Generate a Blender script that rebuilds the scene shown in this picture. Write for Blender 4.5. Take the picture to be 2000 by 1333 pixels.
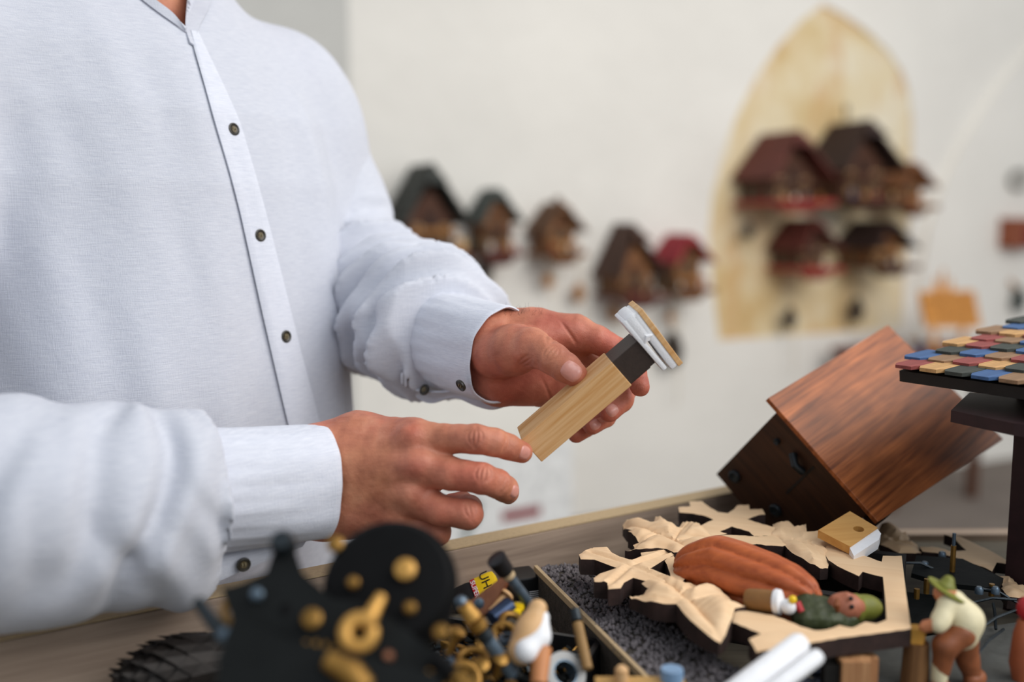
import bpy, bmesh, math, random
import numpy as np
from mathutils import Vector, Matrix, geometry

for o in list(bpy.data.objects):
    bpy.data.objects.remove(o)
scene = bpy.context.scene
COL = scene.collection

# ------------------------------------------------------------------ camera
CAM = np.array([0.0, 0.0, 1.27])
PITCH = math.radians(7.0)
FPX = 1944.0
cam_d = bpy.data.cameras.new('camera')
cam_d.sensor_width = 36.0
cam_d.lens = FPX / 2000.0 * 36.0
cam_d.clip_start = 0.02
cam_d.dof.use_dof = True
cam_d.dof.focus_distance = 0.77
cam_d.dof.aperture_fstop = 2.2
cam = bpy.data.objects.new('camera', cam_d)
cam.location = CAM
cam.rotation_euler = (math.pi / 2 - PITCH, 0, 0)
COL.objects.link(cam)
scene.camera = cam

# ------------------------------------------------------------------ light
world = bpy.data.worlds.new('world')
scene.world = world
world.use_nodes = True
wn = world.node_tree
wn.nodes['Background'].inputs['Color'].default_value = (0.86, 0.93, 1.0, 1)
wn.nodes['Background'].inputs['Strength'].default_value = 0.56


def area_light(name, loc, target, sx, sy, power, col):
    d = bpy.data.lights.new(name, 'AREA')
    d.shape = 'RECTANGLE'
    d.size, d.size_y = sx, sy
    d.energy = power
    d.color = col
    o = bpy.data.objects.new(name, d)
    o.location = loc
    o.rotation_euler = (Vector(target) - Vector(loc)).to_track_quat('-Z', 'Y').to_euler()
    COL.objects.link(o)
    return o


# daylight from the open front of the vault, behind and above the camera
area_light('daylight_opening', (1.7, -1.0, 3.0), (0.0, 0.9, 1.0), 2.0, 1.8, 40, (0.95, 0.97, 1.0))
# unseen fill light added on the right to brighten the clock wall evenly
area_light('clock_wall_fill', (2.3, 1.0, 2.7), (0.7, 4.3, 0.3), 2.6, 2.0, 76, (1.0, 0.95, 0.89))

vs = scene.view_settings
vs.view_transform = 'Standard'
vs.look = 'None'
vs.exposure = 0.0
vs.gamma = 1.0
vs.use_curve_mapping = False

# ------------------------------------------------------------------ helpers
RT = np.array([1.0, 0, 0])
FW = np.array([0, math.cos(PITCH), -math.sin(PITCH)])
UP = np.array([0, math.sin(PITCH), math.cos(PITCH)])


def ray(px, py):
    return FW + (px - 1000.0) / FPX * RT - (py - 666.5) / FPX * UP


def P(px, py, D):
    return CAM + D * ray(px, py)


def PZ(px, py, z):
    """point of the pixel's ray on the horizontal plane at height z"""
    r = ray(px, py)
    return CAM + r * ((z - CAM[2]) / r[2])


def PP(px, py, p0, n):
    r = ray(px, py)
    return CAM + r * (np.dot(np.asarray(p0) - CAM, n) / np.dot(r, n))


def cdir(x, y, z):
    """camera-frame direction (right, up, depth) as a world unit vector"""
    v = x * RT + y * UP + z * FW
    return v / np.linalg.norm(v)


def nrm(v):
    v = np.asarray(v, float)
    return v / np.linalg.norm(v)


def lin(c):
    if isinstance(c, str):
        c = [int(c[i:i + 2], 16) for i in (0, 2, 4)]
    return tuple(((x / 255.0) / 12.92 if x / 255.0 < 0.04045 else ((x / 255.0 + 0.055) / 1.055) ** 2.4) for x in c) + (1.0,)


# ------------------------------------------------------------------ materials
MATS = {}


def newmat(name):
    m = bpy.data.materials.new(name)
    m.use_nodes = True
    nt = m.node_tree
    b = nt.nodes['Principled BSDF']
    MATS[name] = m
    return m, nt, b


def nd(nt, typ, **kw):
    n = nt.nodes.new(typ)
    for k, v in kw.items():
        setattr(n, k, v)
    return n


def coords(nt, scale=(1, 1, 1), rot=(0, 0, 0)):
    tc = nd(nt, 'ShaderNodeTexCoord')
    mp = nd(nt, 'ShaderNodeMapping')
    mp.inputs['Scale'].default_value = scale
    mp.inputs['Rotation'].default_value = rot
    nt.links.new(tc.outputs['Object'], mp.inputs['Vector'])
    return mp.outputs['Vector']


def noise(nt, vec, scale, detail=4, rough=0.55, dist=0.0):
    n = nd(nt, 'ShaderNodeTexNoise')
    n.inputs['Scale'].default_value = scale
    n.inputs['Detail'].default_value = detail
    n.inputs['Roughness'].default_value = rough
    n.inputs['Distortion'].default_value = dist
    if vec is not None:
        nt.links.new(vec, n.inputs['Vector'])
    return n.outputs['Fac']


def ramp(nt, fac, stops):
    r = nd(nt, 'ShaderNodeValToRGB')
    e = r.color_ramp.elements
    while len(e) < len(stops):
        e.new(0.5)
    for i, (p, c) in enumerate(stops):
        e[i].position = p
        e[i].color = c
    nt.links.new(fac, r.inputs['Fac'])
    return r.outputs['Color']


def bump(nt, b, h, strength, dist=0.001):
    n = nd(nt, 'ShaderNodeBump')
    n.inputs['Strength'].default_value = strength
    n.inputs['Distance'].default_value = dist
    nt.links.new(h, n.inputs['Height'])
    nt.links.new(n.outputs['Normal'], b.inputs['Normal'])


def plain(name, col, rough=0.6, metal=0.0, var=0.12, scale=60.0, bmp=0.25, bdist=0.0006, spec=0.4):
    m, nt, b = newmat(name)
    c = lin(col)
    v = coords(nt)
    f = noise(nt, v, scale)
    lo = tuple(x * (1 - var) for x in c[:3]) + (1,)
    hi = tuple(min(1, x * (1 + var)) for x in c[:3]) + (1,)
    nt.links.new(ramp(nt, f, [(0.3, lo), (0.7, hi)]), b.inputs['Base Color'])
    b.inputs['Roughness'].default_value = rough
    b.inputs['Metallic'].default_value = metal
    b.inputs['Specular IOR Level'].default_value = spec
    if bmp:
        bump(nt, b, noise(nt, v, scale * 4, 3), bmp, bdist)
    return m


def wood(name, light, dark, axis=0, freq=1.0, rough=0.55, contrast=1.0, rot=(0, 0, 0), bmp=0.3, spec=0.35, mottled=0.0):
    """grain runs along local axis; freq 1 = rings about 5 mm apart"""
    m, nt, b = newmat(name)
    sc = [420.0 * freq] * 3
    sc[axis] = 16.0 * freq
    v = coords(nt, tuple(sc), rot)
    fine = noise(nt, v, 1.0, 5, 0.6, 0.3)
    sc2 = [95.0 * freq] * 3
    sc2[axis] = 6.5 * freq
    v2 = coords(nt, tuple(sc2), rot)
    broad = noise(nt, v2, 1.0, 3, 0.5, 1.2)
    mx = nd(nt, 'ShaderNodeMath', operation='MULTIPLY_ADD')
    nt.links.new(broad, mx.inputs[0])
    mx.inputs[1].default_value = 0.56
    sc3 = nd(nt, 'ShaderNodeMath', operation='MULTIPLY')
    nt.links.new(fine, sc3.inputs[0])
    sc3.inputs[1].default_value = 0.38
    nt.links.new(sc3.outputs[0], mx.inputs[2])
    c1, c2 = lin(light), lin(dark)
    w = 0.16 / contrast
    colr = ramp(nt, mx.outputs[0], [(0.5 - w, c2), (0.5 + w, c1)])
    if mottled:
        v3 = coords(nt, (9, 9, 9), rot)
        mot = noise(nt, v3, 1.0, 3, 0.5, 0.5)
        mm = nd(nt, 'ShaderNodeMix', data_type='RGBA', blend_type='MULTIPLY')
        mm.inputs['Factor'].default_value = mottled
        nt.links.new(colr, mm.inputs['A'])
        nt.links.new(ramp(nt, mot, [(0.35, (0.25, 0.22, 0.2, 1)), (0.62, (1, 1, 1, 1))]), mm.inputs['B'])
        colr = mm.outputs['Result']
    nt.links.new(colr, b.inputs['Base Color'])
    b.inputs['Roughness'].default_value = rough
    b.inputs['Specular IOR Level'].default_value = spec
    bump(nt, b, fine, bmp, 0.0004)
    return m


# ------------------------------------------------------------------ objects
def obj(name, V, F, mats, parent=None, smooth=False, fmat=None, auto=None):
    """one mesh object; V in the parent's frame"""
    me = bpy.data.meshes.new(name)
    V = np.asarray(V, float)
    me.from_pydata([tuple(map(float, v)) for v in V], [], [tuple(map(int, f)) for f in F])
    if not isinstance(mats, (list, tuple)):
        mats = [mats]
    for m in mats:
        me.materials.append(m)
    if fmat is not None:
        me.polygons.foreach_set('material_index', np.asarray(fmat, dtype=np.int32))
    if smooth:
        me.polygons.foreach_set('use_smooth', np.ones(len(me.polygons), dtype=bool))
        if auto:
            me.set_sharp_from_angle(angle=math.radians(auto))
    me.update()
    o = bpy.data.objects.new(name, me)
    COL.objects.link(o)
    if parent is not None:
        o.parent = parent
    return o


def tag(o, label, cat, group=None):
    o['label'] = label
    o['category'] = cat
    if group:
        o['group'] = group
    return o


def struct(o, label=None):
    o['kind'] = 'structure'
    if label:
        o['label'] = label
    return o


def frame(o, x, y, z):
    """4x4 matrix from an origin and three axis vectors"""
    M = Matrix.Identity(4)
    for i, a in enumerate((x, y, z)):
        for j in range(3):
            M[j][i] = float(a[j])
    for j in range(3):
        M[j][3] = float(o[j])
    return M


def thing(name, label, cat, loc=(0, 0, 0), M=None, group=None):
    o = bpy.data.objects.new(name, None)
    o.empty_display_size = 0.02
    COL.objects.link(o)
    if M is not None:
        o.matrix_world = M
    else:
        o.location = tuple(map(float, loc))
    return tag(o, label, cat, group)


def copy_thing(root, parent=None):
    c = root.copy()
    COL.objects.link(c)
    if parent is not None:
        c.parent = parent
    for ch in list(root.children):
        copy_thing(ch, c)
    return c


class MB:
    """collects shapes for one mesh"""

    def __init__(self):
        self.V, self.F, self.m = [], [], []
        self.n = 0

    def raw(self, V, F, mi=0):
        V = np.asarray(V, float)
        self.V.append(V)
        for f in F:
            self.F.append(tuple(i + self.n for i in f))
            self.m.append(mi)
        self.n += len(V)
        return self

    def box(self, c, s, R=None, mi=0, bev=0.0):
        c = np.asarray(c, float)
        h = np.asarray(s, float) / 2
        if bev <= 0:
            V = np.array([[x, y, z] for x in (-1, 1) for y in (-1, 1) for z in (-1, 1)]) * h
            F = [(0, 1, 3, 2), (4, 6, 7, 5), (0, 4, 5, 1), (2, 3, 7, 6), (0, 2, 6, 4), (1, 5, 7, 3)]
        else:
            bm = bmesh.new()
            bmesh.ops.create_cube(bm, size=1.0)
            for v in bm.verts:
                v.co = Vector((v.co.x * s[0], v.co.y * s[1], v.co.z * s[2]))
            bmesh.ops.bevel(bm, geom=list(bm.edges), offset=bev, segments=2, affect='EDGES', profile=0.6)
            bm.verts.index_update()
            V = np.array([v.co[:] for v in bm.verts])
            F = [tuple(v.index for v in f.verts) for f in bm.faces]
            bm.free()
        if R is not None:
            V = V @ np.asarray(R, float).T
        return self.raw(V + c, F, mi)

    def prism(self, poly, z0, z1, mi=0, mside=None, R=None, o=(0, 0, 0)):
        """poly: xy outline, extruded along z"""
        poly = [tuple(p) for p in poly]
        a = sum(poly[i - 1][0] * poly[i][1] - poly[i][0] * poly[i - 1][1] for i in range(len(poly)))
        if a < 0:
            poly = poly[::-1]
        n = len(poly)
        V = np.array([(x, y, z0) for x, y in poly] + [(x, y, z1) for x, y in poly])
        tri = geometry.tessellate_polygon([[Vector((x, y, 0)) for x, y in poly]])
        top, bot = [], []
        for t in tri:
            a, b, c = t
            cr = (V[b][0] - V[a][0]) * (V[c][1] - V[a][1]) - (V[b][1] - V[a][1]) * (V[c][0] - V[a][0])
            if cr < 0:
                a, b, c = a, c, b
            top.append((a + n, b + n, c + n))
            bot.append((a, c, b))
        side = [(i, (i + 1) % n, (i + 1) % n + n, i + n) for i in range(n)]
        if R is not None:
            V = V @ np.asarray(R, float).T
        V = V + np.asarray(o, float)
        self.raw(V, top + bot + side, mi)
        if mside is not None:
            for k in range(len(side)):
                self.m[-1 - k] = mside
        return self

    def tube(self, pts, rad, seg=12, cap=True, mi=0, flat=1.0, up=(0, 0, 1)):
        pts = np.asarray(pts, float)
        n = len(pts)
        rad = np.broadcast_to(np.asarray(rad, float), (n,))
        tg = np.gradient(pts, axis=0) if n > 2 else np.repeat([pts[1] - pts[0]], n, 0)
        V = []
        u = np.asarray(up, float)
        t0 = nrm(tg[0])
        if abs(np.dot(u, t0)) > 0.95:
            u = np.array([1.0, 0.3, 0])
        for i in range(n):
            t = nrm(tg[i])
            u = nrm(u - t * np.dot(u, t))
            w = np.cross(t, u)
            for k in range(seg):
                a = 2 * math.pi * k / seg
                V.append(pts[i] + rad[i] * (math.cos(a) * w + math.sin(a) * u * flat))
        F = []
        for i in range(n - 1):
            for k in range(seg):
                k2 = (k + 1) % seg
                F.append((i * seg + k, i * seg + k2, (i + 1) * seg + k2, (i + 1) * seg + k))
        if cap:
            F.append(tuple(range(seg))[::-1])
            F.append(tuple((n - 1) * seg + k for k in range(seg)))
        return self.raw(V, F, mi)

    def lathe(self, prof, seg=20, c=(0, 0, 0), R=None, mi=0, cap=True):
        """prof: (radius, z) list"""
        V = []
        for r, z in prof:
            for k in range(seg):
                a = 2 * math.pi * k / seg
                V.append((r * math.cos(a), r * math.sin(a), z))
        F = []
        for i in range(len(prof) - 1):
            for k in range(seg):
                k2 = (k + 1) % seg
                F.append((i * seg + k, i * seg + k2, (i + 1) * seg + k2, (i + 1) * seg + k))
        if cap:
            F.append(tuple(range(seg))[::-1])
            F.append(tuple((len(prof) - 1) * seg + k for k in range(seg)))
        V = np.array(V)
        if R is not None:
            V = V @ np.asarray(R, float).T
        return self.raw(V + np.asarray(c, float), F, mi)

    def ball(self, c, r, seg=14, mi=0, R=None):
        r = np.broadcast_to(np.asarray(r, float), (3,))
        n = seg // 2
        V, F = [], []
        for i in range(n + 1):
            th = math.pi * i / n
            s = max(math.sin(th), 0.02)
            for k in range(seg):
                a = 2 * math.pi * k / seg
                V.append((s * math.cos(a) * r[0], s * math.sin(a) * r[1], -math.cos(th) * r[2]))
        for i in range(n):
            for k in range(seg):
                k2 = (k + 1) % seg
                F.append((i * seg + k, i * seg + k2, (i + 1) * seg + k2, (i + 1) * seg + k))
        F.append(tuple(range(seg))[::-1])
        F.append(tuple(n * seg + k for k in range(seg)))
        V = np.array(V)
        if R is not None:
            V = V @ np.asarray(R, float).T
        return self.raw(V + np.asarray(c, float), F, mi)

    def build(self, name, mats, parent=None, smooth=False, auto=40, world=False):
        V = np.concatenate(self.V)
        if world and parent is not None:
            V = to_local(parent, V)
        return obj(name, V, self.F, mats, parent, smooth, self.m if isinstance(mats, (list, tuple)) else None, auto)


def root_matrix(o):
    M = Matrix.Identity(4)
    chain = []
    while o is not None:
        chain.append(o)
        o = o.parent
    for q in reversed(chain):
        M = M @ q.matrix_basis
    return M


def to_local(parent, V):
    Mi = np.array(root_matrix(parent).inverted())
    V = np.asarray(V, float)
    return V @ Mi[:3, :3].T + Mi[:3, 3]


def basis(z, x=None):
    """rotation matrix whose third column is z"""
    z = nrm(z)
    x = np.asarray(x if x is not None else ((1, 0, 0) if abs(z[0]) < 0.9 else (0, 1, 0)), float)
    x = nrm(x - z * np.dot(x, z))
    return np.stack([x, np.cross(z, x), z], axis=1)


def rotz(a):
    c, s = math.cos(a), math.sin(a)
    return np.array([[c, -s, 0], [s, c, 0], [0, 0, 1]])


# ------------------------------------------------------------------ distance fields
class SDF:
    """smooth union of tapered capsules and other solids, turned into one continuous mesh"""

    def __init__(self):
        self.prims = []
        self.mods = []
        self.clips = []

    def cap(self, a, b, r1, r2=None, k=0.01):
        a, b = np.asarray(a, float), np.asarray(b, float)
        r2 = r1 if r2 is None else r2
        ba = b - a
        L2 = max(np.dot(ba, ba), 1e-12)

        def f(p):
            pa = p - a
            t = np.clip(pa @ ba / L2, 0, 1)
            return np.linalg.norm(pa - t[..., None] * ba, axis=-1) - (r1 + (r2 - r1) * t)
        R = max(r1, r2)
        self.prims.append((f, np.minimum(a, b) - R, np.maximum(a, b) + R, k))
        return self

    def ell(self, c, r, R=None, k=0.01):
        c, r = np.asarray(c, float), np.asarray(r, float)
        R = np.eye(3) if R is None else np.asarray(R, float)

        def f(p):
            q = (p - c) @ R
            k0 = np.linalg.norm(q / r, axis=-1)
            k1 = np.linalg.norm(q / (r * r), axis=-1)
            return np.where(k1 > 1e-9, k0 * (k0 - 1.0) / np.maximum(k1, 1e-9), -r.min())
        m = r.max()
        self.prims.append((f, c - m, c + m, k))
        return self

    def func(self, f, lo, hi, k):
        self.prims.append((f, np.asarray(lo, float), np.asarray(hi, float), k))
        return self

    def mod(self, f, lo, hi):
        """f(p) is added to the distance inside the box"""
        self.mods.append((f, np.asarray(lo, float), np.asarray(hi, float)))

    def clip(self, c, n):
        self.clips.append((np.asarray(c, float), nrm(n)))

    def eval(self, p):
        d = np.full(p.shape[:-1], 1.0)
        for f, lo, hi, k in self.prims:
            q = f(p)
            h = np.clip(0.5 + 0.5 * (d - q) / k, 0, 1)
            d = d * (1 - h) + q * h - k * h * (1 - h)
        for f, lo, hi in self.mods:
            ins = np.all((p >= lo) & (p <= hi), axis=-1)
            if ins.any():
                d[ins] += f(p[ins])
        for c, n in self.clips:
            d = np.maximum(d, (p - c) @ n)
        return d

    def mesh(self, h, lo=None, hi=None, smooth=2, band=0.02):
        mlo = np.min([q[1] for q in self.prims], axis=0) - 3 * h
        mhi = np.max([q[2] for q in self.prims], axis=0) + 3 * h
        lo = mlo if lo is None else np.maximum(np.asarray(lo, float), mlo)
        hi = mhi if hi is None else np.minimum(np.asarray(hi, float), mhi)
        n = np.ceil((hi - lo) / h).astype(int) + 1
        ax = [lo[i] + h * np.arange(n[i]) for i in range(3)]
        D = np.full(tuple(n), 1.0)

        def sub(l, u):
            i0 = np.clip(np.floor((l - lo) / h).astype(int), 0, n)
            i1 = np.clip(np.ceil((u - lo) / h).astype(int) + 1, 0, n)
            return tuple(slice(a, b) for a, b in zip(i0, i1))
        for f, l, u, k in self.prims:
            s = sub(l - k - 2 * h, u + k + 2 * h)
            g = [ax[i][s[i]] for i in range(3)]
            if min(len(q) for q in g) == 0:
                continue
            p = np.stack(np.meshgrid(*g, indexing='ij'), axis=-1)
            q = f(p)
            d = D[s]
            w = np.clip(0.5 + 0.5 * (d - q) / k, 0, 1)
            D[s] = d * (1 - w) + q * w - k * w * (1 - w)
        for f, l, u in self.mods:
            s = sub(l, u)
            g = [ax[i][s[i]] for i in range(3)]
            if min(len(q) for q in g) == 0:
                continue
            Ds = D[s]
            near = np.argwhere(np.abs(Ds) < band)
            if len(near) == 0:
                continue
            p = np.stack([g[i][near[:, i]] for i in range(3)], axis=-1)
            Ds[tuple(near.T)] += f(p)
        for c, n in self.clips:
            pl = (ax[0][:, None, None] - c[0]) * n[0] + (ax[1][None, :, None] - c[1]) * n[1] + (ax[2][None, None, :] - c[2]) * n[2]
            D = np.maximum(D, pl)
        V, F = surface_nets(D, lo, h)
        for _ in range(smooth):
            V = relax(V, F)
        return V, F

    def march(self, o, d, t0=0.0, steps=60):
        o, d = np.asarray(o, float), nrm(d)
        t = t0
        for _ in range(steps):
            s = float(self.eval((o + d * t)[None])[0])
            t += s * 0.8
            if abs(s) < 1e-5:
                break
        return o + d * t

    def normal(self, p, e=0.001):
        p = np.asarray(p, float)
        g = []
        for i in range(3):
            v = np.zeros(3)
            v[i] = e
            g.append(float(self.eval((p + v)[None])[0] - self.eval((p - v)[None])[0]))
        return nrm(g)


def surface_nets(D, lo, h):
    S = D < 0
    nx, ny, nz = D.shape
    c = np.zeros((nx - 1, ny - 1, nz - 1), dtype=np.int8)
    for dx in (0, 1):
        for dy in (0, 1):
            for dz in (0, 1):
                c += S[dx:nx - 1 + dx, dy:ny - 1 + dy, dz:nz - 1 + dz]
    act = (c > 0) & (c < 8)
    idx = np.argwhere(act)
    N = len(idx)
    acc = np.zeros((N, 3))
    cnt = np.zeros(N)
    i, j, k = idx.T
    corners = [(a, b, e) for a in (0, 1) for b in (0, 1) for e in (0, 1)]
    for a in corners:
        for axn in range(3):
            if a[axn] == 1:
                continue
            b = list(a)
            b[axn] = 1
            da = D[i + a[0], j + a[1], k + a[2]]
            db = D[i + b[0], j + b[1], k + b[2]]
            m = (da < 0) != (db < 0)
            t = np.where(m, da / np.where(m, da - db, 1.0), 0)
            for q in range(3):
                acc[:, q] += np.where(m, a[q] + t * (b[q] - a[q]), 0)
            cnt += m
    V = lo + h * (idx + acc / cnt[:, None])
    ids = np.full(act.shape, -1, dtype=np.int64)
    ids[i, j, k] = np.arange(N)
    faces = []
    for axn in range(3):
        sl0 = [slice(None)] * 3
        sl1 = [slice(None)] * 3
        sl0[axn] = slice(0, -1)
        sl1[axn] = slice(1, None)
        s0, s1 = S[tuple(sl0)], S[tuple(sl1)]
        e = np.argwhere(s0 != s1)
        flip = s0[tuple(e.T)]
        u, v = (axn + 1) % 3, (axn + 2) % 3
        ok = (e[:, u] > 0) & (e[:, v] > 0) & (e[:, u] < act.shape[u]) & (e[:, v] < act.shape[v])
        e, flip = e[ok], flip[ok]
        q = []
        for (du, dv) in ((-1, -1), (0, -1), (0, 0), (-1, 0)):
            w = e.copy()
            w[:, u] += du
            w[:, v] += dv
            q.append(ids[tuple(w.T)])
        q = np.stack(q, axis=1)
        q[~flip] = q[~flip][:, ::-1]
        faces.append(q)
    F = np.concatenate(faces)
    F = F[(F >= 0).all(axis=1)]
    return V, F


def relax(V, F, w=0.5):
    acc = np.zeros_like(V)
    cnt = np.zeros(len(V))
    for a in range(4):
        b = (a + 1) % 4
        np.add.at(acc, F[:, a], V[F[:, b]])
        np.add.at(cnt, F[:, a], 1)
        np.add.at(acc, F[:, b], V[F[:, a]])
        np.add.at(cnt, F[:, b], 1)
    m = acc / np.maximum(cnt, 1)[:, None]
    return V + (m - V) * w


def sines(p, seed, f0, n=6, spread=0.6):
    """smooth pseudo noise in about -1..1"""
    r = np.random.RandomState(seed)
    s = np.zeros(p.shape[:-1])
    for _ in range(n):
        d = nrm(r.normal(size=3))
        s += np.sin(p @ d * f0 * 2 * math.pi * (1 + spread * r.uniform(-1, 1)) + r.uniform(0, 6.28))
    return s / n * 1.5


def fastmesh(name, V, F, mat, parent=None):
    me = bpy.data.meshes.new(name)
    V = np.asarray(V, dtype=np.float32)
    F = np.asarray(F, dtype=np.int32)
    k = F.shape[1]
    me.vertices.add(len(V))
    me.vertices.foreach_set('co', V.ravel())
    me.loops.add(F.size)
    me.loops.foreach_set('vertex_index', F.ravel())
    me.polygons.add(len(F))
    me.polygons.foreach_set('loop_start', np.arange(0, F.size, k, dtype=np.int32))
    me.polygons.foreach_set('use_smooth', np.ones(len(F), dtype=bool))
    me.update(calc_edges=True)
    me.validate()
    me.materials.append(mat)
    o = bpy.data.objects.new(name, me)
    COL.objects.link(o)
    if parent is not None:
        o.parent = parent
    return o
# ================================================================== setting
WT = math.radians(25)
WN = np.array([math.sin(WT), -math.cos(WT), 0])     # clock wall faces right and towards the camera
WU = np.array([math.cos(WT), math.sin(WT), 0])
W0 = np.array([0, 4.0, 0])


def wallpt(px, py, off=0.0):
    return PP(px, py, W0 + WN * off, WN)


def wall_uv(p):
    return np.array([np.dot(np.asarray(p) - W0, WU), p[2]])


def plaster(name, col, var=0.06, warm=None):
    m, nt, b = newmat(name)
    v = coords(nt)
    f = noise(nt, v, 2.2, 6, 0.6)
    c = lin(col)
    d = lin(warm) if warm else tuple(x * (1 - var * 2) for x in c[:3]) + (1,)
    nt.links.new(ramp(nt, f, [(0.35, d), (0.65, c)]), b.inputs['Base Color'])
    b.inputs['Roughness'].default_value = 0.9
    b.inputs['Specular IOR Level'].default_value = 0.1
    bump(nt, b, noise(nt, v, 14, 6, 0.6), 0.35, 0.02)
    return m


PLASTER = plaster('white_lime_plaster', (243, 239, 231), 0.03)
PLASTER_SHADED = plaster('shaded_white_plaster', (205, 204, 199), 0.04)  # white plaster of the side wall, its shade put into a greyer colour


def mat_fresco():
    m, nt, b = newmat('old_ochre_plaster')
    v = coords(nt)
    a = noise(nt, v, 3.0, 6, 0.62, 0.4)
    st = noise(nt, coords(nt, (7, 7, 1.6)), 1.0, 5, 0.6, 0.8)
    c1 = ramp(nt, a, [(0.3, lin((208, 170, 112))), (0.42, lin((222, 196, 146))), (0.54, lin((234, 216, 178))), (0.68, lin((240, 230, 206)))])
    mx = nd(nt, 'ShaderNodeMix', data_type='RGBA')
    mk = ramp(nt, st, [(0.52, (0, 0, 0, 1)), (0.70, (0.75, 0.75, 0.75, 1))])
    nt.links.new(mk, mx.inputs['Factor'])
    nt.links.new(c1, mx.inputs['A'])
    mx.inputs['B'].default_value = lin((214, 160, 100))
    nt.links.new(mx.outputs['Result'], b.inputs['Base Color'])
    b.inputs['Roughness'].default_value = 0.9
    bump(nt, b, a, 0.4, 0.01)
    return m


FRESCO = mat_fresco()
STONE = plaster('worn_stone_floor', (128, 118, 110), 0.12)

mb = MB()
mb.box((0, 2.0, -0.03), (14, 12, 0.06))
struct(mb.build('floor', STONE), 'grey-brown stone floor')

ul = wall_uv(wallpt(686, 300))[0]
# clock wall with a pointed recess holding the exposed old plaster
arch_px = [(1404, 665), (1392, 560), (1384, 455), (1392, 380), (1412, 300), (1440, 225), (1478, 150), (1520, 90), (1566, 40), (1608, 8),
           (1650, 30), (1695, 62), (1735, 100), (1762, 140), (1776, 180), (1782, 230), (1781, 330), (1776, 450), (1768, 560), (1762, 642)]
arch = [wall_uv(wallpt(*p)) for p in arch_px]
u0, u1, z1 = ul, 4.6, 3.6
bm = bmesh.new()
outer = [(u0, 0), (u1, 0), (u1, z1), (u0, z1)]
vo = [bm.verts.new(tuple(W0 + WU * u + np.array([0, 0, z]))) for u, z in outer]
vi = [bm.verts.new(tuple(W0 + WU * u + np.array([0, 0, z]))) for u, z in arch]
vb = [bm.verts.new(tuple(W0 + WU * u - WN * 0.012 + np.array([0, 0, z]))) for u, z in arch]
eo = [bm.edges.new((vo[i], vo[(i + 1) % 4])) for i in range(4)]
ei = [bm.edges.new((vi[i], vi[(i + 1) % len(vi)])) for i in range(len(vi))]
bmesh.ops.triangle_fill(bm, edges=eo + ei, use_beauty=True, normal=Vector(WN))
for i in range(len(vi)):
    j = (i + 1) % len(vi)
    bm.faces.new((vi[i], vi[j], vb[j], vb[i]))
vbk = [bm.verts.new(tuple(W0 + WU * u - WN * 0.3 + np.array([0, 0, z]))) for u, z in outer]
for i in range(4):
    j = (i + 1) % 4
    bm.faces.new((vo[i], vo[j], vbk[j], vbk[i]))
bm.faces.new(vbk)
bmesh.ops.recalc_face_normals(bm, faces=list(bm.faces))
me = bpy.data.meshes.new('wall_back')
bm.to_mesh(me)
bm.free()
me.materials.append(PLASTER)
wall = bpy.data.objects.new('wall_back', me)
COL.objects.link(wall)
struct(wall, 'white plaster wall hung with cuckoo clocks')
mb = MB()
mb.prism([(u, z) for u, z in arch], -0.02, -0.0115, R=np.stack([WU, [0, 0, 1.0], WN], 1), o=W0)
niche = mb.build('trim_1', FRESCO)
struct(niche, 'pointed arch of old ochre plaster left bare in the white wall')

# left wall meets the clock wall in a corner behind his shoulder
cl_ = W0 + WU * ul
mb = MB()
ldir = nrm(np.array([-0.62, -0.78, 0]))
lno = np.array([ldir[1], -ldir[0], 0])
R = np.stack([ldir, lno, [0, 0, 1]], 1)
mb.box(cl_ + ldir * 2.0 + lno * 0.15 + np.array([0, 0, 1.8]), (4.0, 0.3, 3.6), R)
struct(mb.build('wall_left', PLASTER_SHADED), 'white side wall behind the shoulder, coloured greyer for its shade')

# curved vault rib at the right
rib_px = [(2010, 95), (1960, 150), (1915, 215), (1870, 290), (1835, 365), (1808, 445), (1792, 540), (1786, 640), (1786, 760), (1790, 905)]
rib = [wall_uv(wallpt(*p)) for p in rib_px]
poly = rib + [(u1, 0.0), (u1, z1), (rib[0][0] + 0.6, z1)]
poly[len(rib) - 1] = (poly[len(rib) - 1][0], 0.0)
mb = MB()
mb.prism(poly, 0.0, 0.03, R=np.stack([WU, [0, 0, 1.0], WN], 1), o=W0)
struct(mb.build('wall_right', PLASTER), 'white vault rib springing up at the right of the clock wall')
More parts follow.
